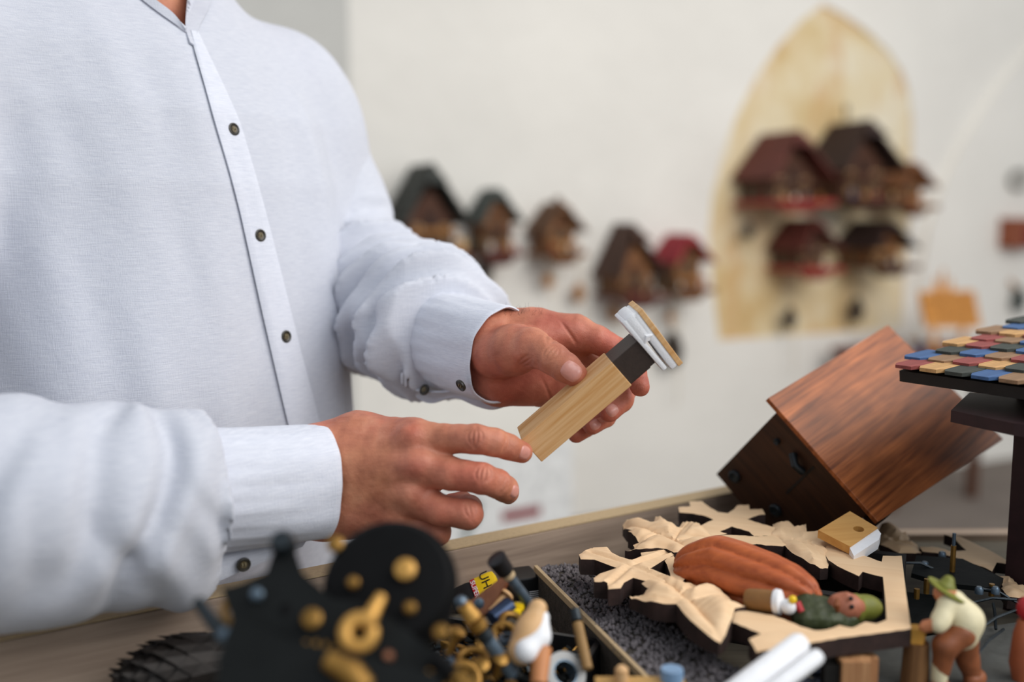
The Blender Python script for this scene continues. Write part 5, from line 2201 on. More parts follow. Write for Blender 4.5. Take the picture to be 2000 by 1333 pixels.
d = mb.build('door_panel', flatmat('dark_red_door', (120, 30, 36)), o)
mb = MB()
mb.ball((-0.01, 0.052, -0.01), 0.006, 8)
mb.build('knob', BRASS, d, True)
q = PP(1990, 575, W0 + WN * (ro + 0.03), WN)
o = thing('hanging_bell', 'dark green bell with a wooden clapper hook on the rib', 'bell', M=frame(q, WU, WN, (0, 0, 1)))
mb = MB()
mb.lathe([(0.040, -0.075), (0.036, -0.05), (0.028, 0.01), (0.018, 0.03), (0.004, 0.036)], 16)
mb.build('bell_body', flatmat('dark_green_metal', (56, 64, 60)), o, True)
mb = MB()
mb.tube([(-0.02, 0, 0.03), (-0.04, 0, 0.05), (-0.035, -0.028, 0.07)], 0.009, 8)
mb.build('hook', CM['amber'], o, True)

# ---- white carton near the wall foot -----------------------------------
cp = Plane(PZ(1000, 1075, 0.0) , nrm(WU + 0.28 * WN), nrm(WN))
q = PZ(985, 1090, 0.0)
ca_ = nrm(WU * 0.97 - WN * 0.1)
cn_ = np.array([ca_[1], -ca_[0], 0])
o = thing('carton', 'white carton with a dark red stripe on the floor by the wall', 'box', M=frame((q[0], q[1], 0), ca_, -cn_, (0, 0, 1)))
CARD = flatmat('white_card', (232, 232, 230))
mb = MB()
mb.box((0, 0.06, 0.21), (0.62, 0.12, 0.42), bev=0.004)
mb.build('carton_body', CARD, o)
mb = MB()
mb.box((0.075, -0.001, 0.16), (0.17, 0.004, 0.038))
mb.build('red_stripe', flatmat('dark_red_ink', (140, 40, 46)), o)
mb = MB()
mb.tube([(-0.115, -0.001, 0.24), (-0.12, -0.001, 0.18), (-0.155, -0.001, 0.14), (-0.17, -0.001, 0.10)], 0.016, 6, True, 0, 0.15, (0, 1, 0))
mb.build('grey_print', flatmat('grey_green_ink', (120, 132, 128)), o)
# ================================================================== clutter in the tray
rngc = random.Random(17)

# ---- grey cloth covered board that the small figures stand on ------------
ga = PZ(1850, 1290, 0.968)
gb = thing('grey_board', 'flat grey board under the little woodcutter', 'board', (ga[0], ga[1], Z_TRAY))
mb = MB()
mb.prism([(p[0] - ga[0], p[1] - ga[1]) for p in (PZ(1690, 1262, 0.968), PZ(2090, 1200, 0.968), PZ(2160, 1420, 0.968), PZ(1560, 1400, 0.968))], 0.0, 0.018)
mb.build('board_slab', plain('grey_slate_cloth', (84, 84, 80), 0.85, 0, 0.15, 120), gb)
ZB = Z_TRAY + 0.018

# ---- woodcutter figurine --------------------------------------------------
fo_ = P(1862, 1340, 0.640)
fo_[2] = ZB
wc = thing('woodcutter_figurine', 'small painted woodcutter in cream shirt and green hat bending over a stump', 'figurine', fo_)


def fpt(px, py, dd=0.0):
    return P(px, py, 0.640 + dd)


def fsd(name, items, mat, k=0.004, h=0.0012, parent=None, ells=(), mod=None):
    s = SDF()
    for a, b, r1, r2 in items:
        s.cap(a, b, r1, r2, k)
    for c, r in ells:
        s.ell(c, r, None, k)
    if mod:
        s.mod(mod, fo_ - 0.3, fo_ + 0.3)
    v, f = s.mesh(h)
    return fastmesh(name, v - np.array(fo_), f, mat, parent or wc)


fsd('shirt', [(fpt(1862, 1178), fpt(1882, 1212), 0.0085, 0.0118), (fpt(1882, 1212), fpt(1878, 1238), 0.0118, 0.0105),
              (fpt(1850, 1180, -0.006), fpt(1838, 1212, -0.010), 0.0062, 0.0052), (fpt(1838, 1212, -0.010), fpt(1832, 1222, -0.012), 0.0055, 0.0050),
              (fpt(1862, 1180, 0.008), fpt(1850, 1215, 0.014), 0.006, 0.005)], CREAM)
fsd('arm', [(fpt(1832, 1218, -0.012), fpt(1806, 1226, -0.008), 0.0042, 0.0036), (fpt(1848, 1216, 0.012), fpt(1808, 1222, 0.0), 0.0042, 0.0036)], TAN)
fsd('trousers', [(fpt(1876, 1238, -0.004), fpt(1846, 1262, -0.006), 0.0095, 0.0072), (fpt(1846, 1262, -0.006), fpt(1838, 1310, -0.004), 0.0072, 0.0056),
                 (fpt(1882, 1240, 0.004), fpt(1890, 1290, 0.008), 0.0095, 0.0066), (fpt(1890, 1290, 0.008), fpt(1902, 1330, 0.008), 0.0066, 0.0056)], BROWNP)
fsd('sock', [(fpt(1838, 1300, -0.004), fpt(1834, 1326, -0.004), 0.0058, 0.0050)], CREAM)
sb = np.array(fo_)
fsd('boot', [(np.r_[fpt(1826, 1330, -0.006)[:2], ZB + 0.0045], np.r_[fpt(1842, 1330, -0.002)[:2], ZB + 0.0045], 0.0045, 0.0048)], BROWNP)
fsd('boot', [(np.r_[fpt(1896, 1336, 0.006)[:2], ZB + 0.0045], np.r_[fpt(1910, 1336, 0.010)[:2], ZB + 0.0045], 0.0045, 0.0048), (fpt(1902, 1326, 0.008), np.r_[fpt(1906, 1336, 0.010)[:2], ZB + 0.006], 0.0056, 0.0046)], BROWNP)
fsd('head', [(fpt(1846, 1160), fpt(1850, 1172), 0.0072, 0.0060), (fpt(1836, 1160, -0.003), fpt(1834, 1163, -0.003), 0.0022, 0.0018)], TAN)
hat = fsd('hat', [(fpt(1848, 1146), fpt(1852, 1136), 0.0065, 0.0040)], GREENP)
mb = MB()
bc = fpt(1850, 1152)
mb.lathe([(0.0005, -0.0008), (0.0125, -0.0012), (0.0130, 0.0), (0.0005, 0.0018)], 22, bc - sb, basis(nrm(UP + RT * -0.55 * -1.0 + FW * -0.25)))
mb.build('hat_brim', GREENP, hat, True)

st = P(1788, 1300, 0.645)
st[2] = ZB
o = thing('chopping_stump', 'tiny wooden chopping stump in front of the woodcutter', 'stump', st)
hst = P(1788, 1252, 0.645)[2] - ZB
mb = MB()
mb.lathe([(0.0090, 0), (0.0086, hst * 0.3), (0.0080, hst * 0.8), (0.0078, hst)], 14)
mb.build('stump_body', STUMP, o, True)
o = thing('split_log', 'tiny yellow log standing upright on the chopping stump', 'log', st + np.array([0, 0, hst]))
mb = MB()
mb.prism([(0.0052 * math.cos(a), 0.0052 * math.sin(a)) for a in np.linspace(-0.3, 2.2, 7)] + [(-0.005, -0.003), (0.002, -0.005)], 0.0, P(1788, 1222, 0.645)[2] - ZB - hst)
mb.build('log_body', YELLOWW, o)

# ---- figure cut by the right edge -------------------------------------------
p = P(1998, 1290, 0.655)
p[2] = ZB
o = thing('rust_figurine', 'rust red figurine cut by the right edge of the picture', 'figurine', p)
mb = MB()
H = P(1998, 1160, 0.655)[2] - ZB
mb.lathe([(0.006, 0), (0.0085, H * 0.2), (0.007, H * 0.55), (0.0045, H * 0.72)], 14)
mb.build('coat', plain('rust_paint', (170, 92, 58), 0.5), o, True)
mb = MB()
mb.ball((0, 0, H * 0.86), (0.006, 0.006, 0.008))
mb.build('head', REDP, o, True)

# ---- movement of black wires and plates behind the woodcutter ---------------
wm0 = PZ(1880, 1170, 0.965)
wm = thing('wire_movement', 'open black clock movement with wires behind the woodcutter', 'clock movement', (wm0[0], wm0[1], Z_TRAY))
wb = np.array([wm0[0], wm0[1], Z_TRAY])


def wp_(px, py, z):
    return PZ(px, py, z) - wb


mb = MB()
mp = Plane(PZ(1880, 1130, 0.985), RT, np.array([0, 1, 0.12]))
mb.prism([mp.xy(*q) for q in ((1790, 1085), (1880, 1092), (1960, 1130), (1950, 1150), (1850, 1140), (1780, 1120))], -0.004, 0.0)
V = np.concatenate(mb.V) @ mp.R.T + mp.o - wb
obj('movement_plate', V, mb.F, BLACKM, wm)
mb = MB()
mb.prism([mp.xy(*q) for q in ((1762, 1120), (1830, 1128), (1900, 1160), (1860, 1190), (1768, 1180))], -0.022, -0.016)
V = np.concatenate(mb.V) @ mp.R.T + mp.o - wb
obj('movement_plate', V, mb.F, BLACKM, wm)
for (a, b, za, zb_) in (((1765, 1100), (1830, 1115), 0.99, 0.985), ((1890, 1180), (1985, 1172), 0.975, 0.98), ((1915, 1150), (1990, 1180), 0.985, 0.975), ((1940, 1180), (1945, 1230), 0.98, 0.97), ((1898, 1240), (1990, 1190), 0.97, 0.978), ((1900, 1290), (1960, 1230), 0.97, 0.972)):
    mb = MB()
    mb.tube([wp_(*a, za), (wp_(*a, za) + wp_(*b, zb_)) / 2 + [0, 0, 0.003], wp_(*b, zb_)], 0.0011, 6)
    mb.build('wire', STEELD, wm, True)
for (px, py) in ((1840, 1090), (1806, 1110), (1912, 1160), (1944, 1160)):
    mb = MB()
    mb.lathe([(0.0032, 0), (0.0032, 0.004), (0.002, 0.0055)], 10, wp_(px, py, 0.984))
    mb.build('nut', STEEL, wm, True)
for (px, py, hh) in ((1809, 1160, 0.012), (1790, 1170, 0.008), (1936, 1165, 0.010)):
    mb = MB()
    mb.tube([wp_(px, py, 0.975), wp_(px, py, 0.975) + [0, 0, hh]], 0.0022, 8)
    mb.build('brass_pillar', BRASS, wm, True)
# upright pin
pb = PZ(1858, 1150, 0.972)
o = thing('brass_pin', 'thin upright brass pin behind the woodcutter hat', 'pin', (pb[0], pb[1], 0.972))
ptop = P(1858, 1038, np.dot(pb - CAM, FW))
mb = MB()
Lp = ptop[2] - 0.972
mb.tube([(0, 0, 0), (0, 0, Lp * 0.78)], 0.0021, 8)
mb.build('pin_shaft', BRASS, o, True)
mb = MB()
mb.tube([(0, 0, Lp * 0.78), (0, 0, Lp)], 0.0014, 8)
mb.build('steel_tip', STEEL, o, True)

# ---- white sticks -------------------------------------------------------------
for (a, b, r, lab) in (((1400, 1380, 0.560), (1570, 1252, 0.590), 0.0070, 'thicker white painted stick leaning across the carved frame edge'),
                       ((1452, 1392, 0.556), (1603, 1278, 0.580), 0.0048, 'thinner white painted stick beside the thicker one')):
    p0, p1 = P(*a), P(*b)
    o = thing('white_stick', lab, 'stick', p0)
    d = nrm(p1 - p0)
    L = np.linalg.norm(p1 - p0)
    mb = MB()
    mb.lathe([(r * 0.6, 0), (r, 0.001), (r, L - 0.004), (r * 0.8, L - 0.001), (r * 0.4, L)], 14, (0, 0, 0), basis(d))
    mb.build('stick_body', WHITEP, o, True)

# ---- grit covered box (strip of roof chippings) --------------------------------
GRIT = plain('grey_grit', (112, 106, 108), 0.8, 0, 0.45, 160, 0.6, 0.002)
GRITD = plain('dark_grit_base', (70, 64, 58), 0.85, 0, 0.3, 160, 0.6, 0.002)
zg = 0.985
gc = [PZ(1046, 1106, zg), PZ(1128, 1098, zg), PZ(1480, 1330, zg), PZ(1500, 1420, zg), PZ(1360, 1420, zg)]
gz = np.mean(gc, axis=0)
o = thing('grit_strip', 'long board covered with grey model grit running under the carved frame', 'model roof', (gz[0], gz[1], Z_TRAY))
gpoly = [(p[0] - gz[0], p[1] - gz[1]) for p in gc]
mb = MB()
mb.prism(gpoly, 0.0, zg - Z_TRAY - 0.003)
mb.build('board', GRITD, o)
mb = MB()
a, b = np.array(gpoly[0]), np.array(gpoly[4])
mb.box(np.r_[(a + b) / 2, zg - Z_TRAY - 0.002], (np.linalg.norm(b - a), 0.003, 0.005), basis((0, 0, 1), np.r_[b - a, 0]))
mb.build('bare_edge', MDF, o)
rg = np.random.RandomState(4)
mb = MB()
cnt = 0
lo, hi = np.min(gpoly, 0), np.max(gpoly, 0)
X = rg.uniform(lo[0], hi[0], 5200)
Y = rg.uniform(lo[1], hi[1], 5200)
m = inside(gpoly, X, Y)
V, F = [], []
ico = [(0, 0, 1), (0.9, 0, -0.4), (-0.45, 0.78, -0.4), (-0.45, -0.78, -0.4), (0.45, 0.6, 0.5), (-0.7, 0.1, 0.5), (0.3, -0.7, 0.4)]
icoF = [(0, 1, 4), (0, 4, 2), (0, 2, 5), (0, 5, 3), (0, 3, 6), (0, 6, 1), (1, 2, 4), (2, 3, 5), (3, 1, 6), (1, 3, 2)]
for x, y in zip(X[m], Y[m]):
    s = rg.uniform(0.0010, 0.0028)
    R_ = rotz(rg.uniform(0, 6.28))
    n0 = len(V)
    for v in ico:
        V.append(np.array([x, y, zg - Z_TRAY - 0.002]) + R_ @ (np.array(v) * s * rg.uniform(0.7, 1.3, 3)))
    F += [(a + n0, b + n0, c + n0) for a, b, c in icoF]
g = obj('grit', V, F, GRIT, o, True)
g['kind'] = 'stuff'

# ---- glue tube and black box by the rim -------------------------------------
def text_mesh(s, size, depth=0.0002):
    cu = bpy.data.curves.new('t', 'FONT')
    cu.body = s
    cu.size = size
    cu.extrude = depth
    cu.align_x, cu.align_y = 'CENTER', 'CENTER'
    to = bpy.data.objects.new('t', cu)
    COL.objects.link(to)
    dg = bpy.context.evaluated_depsgraph_get()
    me = bpy.data.meshes.new_from_object(to.evaluated_get(dg))
    V = np.array([v.co[:] for v in me.vertices])
    F = [tuple(p.vertices) for p in me.polygons]
    bpy.data.objects.remove(to)
    bpy.data.curves.remove(cu)
    bpy.data.meshes.remove(me)
    return V, F


Dg = 0.815
a, b = P(880, 1180, Dg), P(972, 1138, Dg)
ax = nrm(b - a)
up_ = nrm(np.cross(np.cross(ax, -FW), ax))
fr_ = nrm(-FW * 0.75 + np.array([0, 0, 1]) * 0.65)
fr_ = nrm(fr_ - ax * (fr_ @ ax))
up_ = np.cross(fr_, ax)
gm = frame(a, ax, up_, fr_)
o = thing('glue_tube', 'black and yellow glue tube with a red band lying against the rim', 'glue tube', M=gm)
Lg = np.linalg.norm(b - a)
mb = MB()
mb.box((Lg * 0.27, 0, 0), (Lg * 0.50, 0.020, 0.011), bev=0.004)
mb.build('black_end', BLACKPL, o, True)
mb = MB()
mb.box((Lg * 0.76, 0, 0), (Lg * 0.50, 0.021, 0.012), bev=0.0045)
yb2 = mb.build('yellow_end', YELLOWP, o, True)
mb = MB()
mb.box((Lg * 0.56, 0, 0.0003), (Lg * 0.10, 0.0206, 0.0118), bev=0.0042)
rb2 = mb.build('red_band', REDP, o, True)
for (s, size, x, mt, par) in (('UHU', 0.0105, Lg * 0.80, BLACKPL, yb2), ('SUPER', 0.0055, Lg * 0.56, WHITEP, rb2)):
    V, F = text_mesh(s, size)
    V = V @ rotz(-math.pi / 2).T + [x, 0, 0.0062]
    obj('lettering', V, F, mt, par)
bp0 = P(1022, 1140, 0.83)
o = thing('black_carton', 'small black carton between the rim and the grit board', 'box', (bp0[0], bp0[1], Z_TRAY), )
Rb = rotz(math.radians(20))
mb = MB()
hh = P(1022, 1118, 0.83)[2] - Z_TRAY
mb.box((0, 0.0, hh / 2), (0.022, 0.03, hh), Rb, bev=0.0012)
bc_ = mb.build('carton_body', BLACKPL, o)
mb = MB()
for k in range(5):
    mb.box(Rb @ np.array([0.004, -0.0153, hh * (0.35 + 0.06 * k)]), (0.009, 0.0005, 0.0006), Rb)
mb.build('printed_lines', WHITEP, bc_)

# ---- heap of small hardware left of the grit board ------------------------------
hz = 0.975


def stick(name, label, cat, a, b, parts, group=None):
    """parts: list of (part name, t0, t1, r0, r1, material)"""
    p0, p1 = P(*a), P(*b)
    o = thing(name, label, cat, p0, group=group)
    d = nrm(p1 - p0)
    L = np.linalg.norm(p1 - p0)
    for (pn, t0, t1, r0, r1, mt) in parts:
        mb = MB()
        mb.lathe([(r0 * 0.5, L * t0), (r0, L * t0 + 0.0008), (r1, L * t1 - 0.0008), (r1 * 0.5, L * t1)], 12, (0, 0, 0), basis(d))
        mb.build(pn, mt, o, True)
    return o


stick('steel_rod', 'blue-grey steel rod with a black tip sticking up from the heap', 'rod', (1042, 1190, 0.66), (968, 1090, 0.64),
      [('shaft', 0, 0.62, 0.0034, 0.0034, STEEL), ('collar', 0.62, 0.72, 0.0042, 0.0042, MDF), ('black_tip', 0.72, 1.0, 0.0058, 0.0068, BLACKPL)])
stick('steel_rod', 'blue-grey steel rod with a brass ferrule low in the heap', 'rod', (1002, 1320, 0.60), (895, 1168, 0.585),
      [('shaft', 0.0, 0.48, 0.0046, 0.0046, STEEL), ('ferrule', 0.48, 0.60, 0.0052, 0.0048, STEELD), ('brass_bead', 0.60, 0.72, 0.0056, 0.0056, BRASS), ('wooden_bead', 0.73, 0.92, 0.0052, 0.0040, BRASSY), ('steel_ball', 0.93, 1.0, 0.0040, 0.0030, STEEL)])
PEG = wood('reddish_peg_wood', (150, 98, 66), (112, 66, 44), 2, 0.5, 0.6)
pp0 = P(950, 1180, 0.665)
o = thing('wooden_wedge', 'flat reddish wooden wedge leaning over the glue tube', 'wedge', pp0)
wpl = Plane(pp0, cdir(0.55, 0.75, 0.3), cdir(-0.6, 0.6, 0.5))
mb = MB()
mb.prism([wpl.xy(*q) for q in ((903, 1190), (985, 1128), (1000, 1128), (985, 1150), (955, 1200), (925, 1212))], -0.003, 0.003)
V = np.concatenate(mb.V) @ wpl.R.T
obj('wedge_body', V, mb.F, PEG, o)
mb = MB()
mb.lathe([(0.0034, 0), (0.0034, 0.003), (0.001, 0.004)], 12, P(936, 1178, 0.655) - pp0, basis(-FW))
mb.build('steel_pin', STEEL, o, True)
# carved bird body with white belly
o = thing('carved_bird_blank', 'pale wooden bird blank with a white painted belly standing in the heap', 'wood blank', P(1040, 1260, 0.61))
q0 = P(1040, 1260, 0.61)
s = SDF()
for a, b in (((1050, 1190, 0.612, 0.0060), (1035, 1235, 0.606, 0.0085)), ((1035, 1235, 0.606, 0.0085), (1018, 1272, 0.60, 0.0085))):
    s.cap(HP(a), HP(b), a[3], b[3], 0.006)
v, f = s.mesh(0.0012)
fastmesh('bird_body', v - q0, f, BRASSY if False else PINE, o)
s = SDF()
for a, b in (((1062, 1205, 0.609, 0.0036), (1055, 1245, 0.602, 0.0055)), ((1055, 1245, 0.602, 0.0055), (1028, 1272, 0.594, 0.0072))):
    s.cap(HP(a), HP(b), a[3], b[3], 0.006)
v, f = s.mesh(0.0012)
fastmesh('white_belly', v - q0, f, WHITEP, o)
stick('turned_peg', 'orange turned wooden peg below the bird blank', 'peg', (1052, 1340, 0.585), (1058, 1265, 0.60), [('peg_body', 0, 1, 0.0050, 0.0062, plain('orange_peg_wood', (196, 130, 82), 0.5))])
stick('turned_peg', 'forked pale wooden peg behind the steel rod', 'peg', (960, 1200, 0.66), (992, 1158, 0.67), [('peg_body', 0, 0.8, 0.0040, 0.0036, PINE), ('peg_head', 0.8, 1.0, 0.0060, 0.0048, PINE)])
stick('steel_sleeve', 'dark blue steel sleeve beside the reddish wedge', 'sleeve', (960, 1212, 0.645), (998, 1182, 0.655), [('sleeve_body', 0, 1, 0.0058, 0.0062, plain('blued_steel', (58, 72, 98), 0.35, 0.6))])
stick('tan_pencil', 'tan wooden dowel standing in front of the grit board', 'dowel', (1148, 1310, 0.62), (1122, 1190, 0.645), [('dowel_body', 0, 0.78, 0.0034, 0.0034, plain('tan_dowel', (150, 116, 70), 0.6)), ('grey_end', 0.78, 1.0, 0.0034, 0.0036, STEELD)])
# brass curls, rings and screws
brass_items = [('brass_ring', 'brass ring', 925, 1290, 0.60, 'ring'), ('brass_ring', 'smaller brass ring', 955, 1262, 0.615, 'ring'), ('brass_hook', 'curved brass hook', 1000, 1215, 0.635, 'hook'),
               ('brass_hook', 'brass hook', 985, 1240, 0.625, 'hook'), ('yellow_bead', 'yellow bead', 1012, 1186, 0.655, 'bead'), ('yellow_bead', 'yellow bead', 1006, 1196, 0.652, 'bead'),
               ('brass_bolt', 'brass bolt', 940, 1310, 0.592, 'bolt'), ('brass_bolt', 'brass bolt', 888, 1250, 0.60, 'bolt'), ('steel_nut', 'shiny steel nut', 990, 1250, 0.612, 'nut'), ('steel_nut', 'shiny steel nut', 876, 1300, 0.585, 'nut'), ('brass_ring', 'worn brass ring', 905, 1325, 0.58, 'ring'), ('brass_bolt', 'short brass bolt', 975, 1300, 0.595, 'bolt')]
place = ['at the bottom of the hardware heap', 'above the larger ring in the heap', 'beside the bird blank', 'left of the bird blank belly', 'nearest to the steel rod shaft', 'just below the other yellow bead',
         'left of the lower steel rod end', 'next to the black movement', 'between hook and bird blank', 'at the lower right of the black movement', 'at the very bottom edge by the movement', 'under the lower steel rod']
for (nm, lb, px, py, D, kind), pc in zip(brass_items, place):
    q = P(px, py, D)
    o = thing(nm, lb + ' ' + pc, kind, q, group='small hardware in the heap')
    mb = MB()
    tilt = basis(nrm(np.array([rngc.uniform(-0.6, 0.6), rngc.uniform(-0.9, -0.1), 1.0])))
    if kind == 'ring':
        r = 0.009 if 'smaller' not in lb else 0.0065
        pts = [tilt @ np.array([r * math.cos(a), r * math.sin(a), 0]) for a in np.linspace(0, 2 * math.pi, 21)]
        mb.tube(pts, 0.0024, 8, False)
        mb.build('ring_body', BRASS, o, True)
    elif kind == 'hook':
        pts = [tilt @ np.array([0.007 * math.cos(a), 0.007 * math.sin(a), 0]) for a in np.linspace(-0.5, 2.6, 11)] + [tilt @ np.array([-0.008, -0.010, 0.0])]
        mb.tube(pts, 0.0022, 8)
        mb.build('hook_body', BRASS, o, True)
    elif kind == 'bead':
        mb.lathe([(0.001, -0.003), (0.0038, -0.002), (0.0042, 0), (0.0038, 0.002), (0.001, 0.003)], 12)
        mb.build('bead_body', YELLOWP, o, True)
    elif kind == 'nut':
        mb.prism([(0.0055 * math.cos(a), 0.0055 * math.sin(a)) for a in np.linspace(0, 2 * math.pi, 7)[:-1]], -0.002, 0.002, R=tilt)
        mb.build('nut_body', STEEL, o)
        mb = MB()
        mb.lathe([(0.0027, -0.0022), (0.0027, 0.0022)], 12, (0, 0, 0), tilt)
        mb.build('thread_hole', BLACKM, o)
    else:
        mb.lathe([(0.0026, -0.010), (0.0026, 0.004)], 10, (0, 0, 0), tilt)
        mb.build('bolt_shank', BRASS, o, True)
        mb = MB()
        mb.lathe([(0.0050, 0.004), (0.0052, 0.0065), (0.003, 0.008)], 12, (0, 0, 0), tilt)
        mb.build('bolt_head', BRASS, o, True)
# a dark parts bin holds the heap
hb_ = np.array([P(960, 1260, 0.68)[0], P(960, 1260, 0.68)[1], Z_TRAY])
o = thing('parts_bin', 'low black bin holding the heap of small hardware', 'bin', hb_)
o.rotation_euler = (0, 0, math.radians(-20))
for nm, c, sz in (('bin_floor', (0, -0.02, 0.002), (0.13, 0.13, 0.004)), ('bin_side', (0.064, -0.02, 0.013), (0.004, 0.13, 0.026)), ('bin_side', (-0.064, -0.02, 0.013), (0.004, 0.13, 0.026)), ('bin_side', (0, 0.044, 0.013), (0.13, 0.004, 0.026)), ('bin_side', (0, -0.084, 0.013), (0.13, 0.004, 0.026))):
    mb = MB()
    mb.box(c, sz)
    mb.build(nm, BLACKPL, o)
# loose dark scrap filling the bin
rg = np.random.RandomState(9)
V, F = [], []
cols = []
hc = to_local(o, np.array([[-0.012, 0.592, Z_TRAY]]))[0]
for k in range(900):
    xx, yy = rg.uniform(-0.058, 0.058), rg.uniform(-0.078, 0.040)
    top_ = 0.020 + 0.030 * math.exp(-((xx - hc[0]) ** 2 + (yy - hc[1]) ** 2) / 0.032 ** 2)
    c = np.array([xx, yy, rg.uniform(0.008, 1.0) * top_ + 0.002])
    s = rg.uniform(0.003, 0.008)
    Rr = basis(nrm(rg.normal(size=3)))
    n0 = len(V)
    for v in ico:
        V.append(c + Rr @ (np.array(v) * s * [1, 0.6, 0.4]))
    F += [(a + n0, b + n0, c_ + n0) for a, b, c_ in icoF]
    cols += [rg.choice([0, 0, 0, 1, 2])] * len(icoF)
g = obj('metal_scrap', V, F, [BLACKM, BRASS, STEELD], o, True, cols, 30)
g['kind'] = 'stuff'

# ---- bottom edge: tape roll, box edge, blue tin, lump of bronze, tan blocks --------
q = P(1098, 1320, 0.625)
o = thing('tape_roll', 'grey roll of ribbed tape at the bottom edge', 'tape roll', q - np.array([0, 0, 0.02]))
Rt_ = basis(cdir(0.35, 0.55, -0.75))
mb = MB()
mb.lathe([(0.0085, -0.006), (0.0135, -0.006), (0.0135, 0.006), (0.0085, 0.006), (0.0085, -0.006)], 28, (0, 0, 0.02), Rt_, cap=False)
mb.build('tape', plain('grey_tape', (168, 168, 166), 0.5), o, True)
mb = MB()
mb.lathe([(0.0084, -0.0055), (0.0084, 0.0055), (0.0075, 0.0055), (0.0075, -0.0055)], 24, (0, 0, 0.02), Rt_, cap=False)
mb.build('core', STEEL, o, True)
q = P(1312, 1330, 0.60)
o = thing('blue_tin', 'small pale blue tin lid at the bottom edge', 'tin', q - np.array([0, 0, 0.012]))
mb = MB()
mb.lathe([(0.0068, 0), (0.0070, 0.018), (0.0066, 0.0195), (0.001, 0.0195)], 20)
mb.build('tin_body', plain('pale_blue_tin', (122, 152, 184), 0.4), o, True)
q = P(1250, 1342, 0.60)
o = thing('pine_lath', 'pale pine lath lying along the bottom edge', 'lath', q)
mb = MB()
d = P(1335, 1334, 0.60) - P(1160, 1346, 0.60)
mb.box((0, 0, 0), (np.linalg.norm(d), 0.012, 0.008), basis((0, 0, 1), d), bev=0.0008)
mb.build('lath_body', wood('honey_lath', (206, 168, 104), (176, 134, 74), 0, 0.6), o)
mb = MB()
mb.lathe([(0.0044, 0), (0.0040, 0.010), (0.0020, 0.012)], 12, P(1214, 1326, 0.598) - q - np.array([0, 0, 0.004]))
mb.build('wooden_knob', PINE, o, True)
for (px, py, D, sz, lab) in ((1668, 1318, 0.625, (0.020, 0.014, 0.022), 'tan carved wooden block left of the chopping stump'), (1700, 1305, 0.632, (0.008, 0.010, 0.016), 'narrow tan splinter beside the tan carved block')):
    q = P(px, py, D)
    o = thing('carved_block', lab, 'wood block', (q[0], q[1], ZB))
    hh = q[2] - ZB + sz[2] / 2
    mb = MB()
    mb.prism([(-sz[0] / 2, -sz[1] / 2), (sz[0] * 0.4, -sz[1] / 2), (sz[0] / 2, 0), (sz[0] * 0.3, sz[1] / 2), (-sz[0] / 2, sz[1] * 0.4)], 0, hh)
    mb.build('block_body', wood('tan_block_wood', (206, 158, 112), (150, 102, 66), 2, 0.8), o)
q = P(1640, 1300, 0.63)
o = thing('dark_block', 'dark brown wooden scrap behind the white sticks', 'wood block', (q[0], q[1], ZB))
mb = MB()
mb.prism([(-0.012, -0.008), (0.01, -0.01), (0.013, 0.006), (-0.009, 0.009)], 0, q[2] - ZB + 0.004)
mb.build('block_body', BLACKWOOD, o)
rg = np.random.RandomState(14)
labs = ['dark glass bead under the thinner white stick', 'blue-grey glass bead right of the white sticks', 'dark glass bead at the bottom edge below the sticks', 'small dark bead beside the dark brown scrap']
for k, (px, py, D) in enumerate(((1596, 1312, 0.63), (1622, 1292, 0.637), (1600, 1338, 0.62), (1572, 1336, 0.618))):
    q = PZ(px, py, ZB + 0.0048)
    o = thing('glass_bead', labs[k], 'bead', q, group='dark beads by the white sticks')
    mb = MB()
    mb.lathe([(0.0016, -0.0045), (0.0058, -0.002), (0.0060, 0.002), (0.0016, 0.0045)], 14)
    mb.build('bead_body', plain('dark_glass_%d' % k, (58, 62, 76), 0.2, 0.1), o, True)

# ---- iron pine cone weight, lower left ------------------------------------------
a, b = P(215, 1345, 0.635), P(470, 1292, 0.675)
ax = nrm(b - a)
L = np.linalg.norm(b - a)
o = thing('iron_cone_weight', 'black cast iron pine cone weight lying by the rim', 'clock weight', M=frame((a + b) / 2, *basis(ax).T))
CONE = plain('black_cast_iron', (30, 25, 22), 0.5, 0.4, 0.4, 90)
mb = MB()
n = 22
prof = [(0.001, -L / 2)] + [(0.024 * math.sin(math.pi * (0.06 + 0.80 * t)) ** 0.8, -L / 2 + L * t) for t in np.linspace(0.04, 0.96, 12)] + [(0.006, L / 2)]
mb.lathe(prof, 22)
core = mb.build('cone_core', CONE, o, True)
for i in range(11):
    t = (i + 0.7) / 11.6
    z = -L / 2 + L * t
    rr = 0.024 * math.sin(math.pi * (0.06 + 0.80 * t)) ** 0.8
    nn_ = 11
    for k in range(nn_):
        an = 2 * math.pi * (k + 0.5 * (i % 2)) / nn_
        d = np.array([math.cos(an), math.sin(an), 0])
        tt = np.array([-d[1], d[0], 0])
        c = d * rr + np.array([0, 0, z])
        s = rr * 0.30 + 0.0008
        Vs = [c - tt * s, c + np.array([0, 0, s * 1.1]), c + tt * s, c - np.array([0, 0, s * 1.3]) + d * 0.003, c - d * 0.002]
        obj('scale', Vs, [(0, 3, 1), (1, 3, 2), (0, 1, 4), (1, 2, 4), (2, 3, 4), (3, 0, 4)], CONE, o)

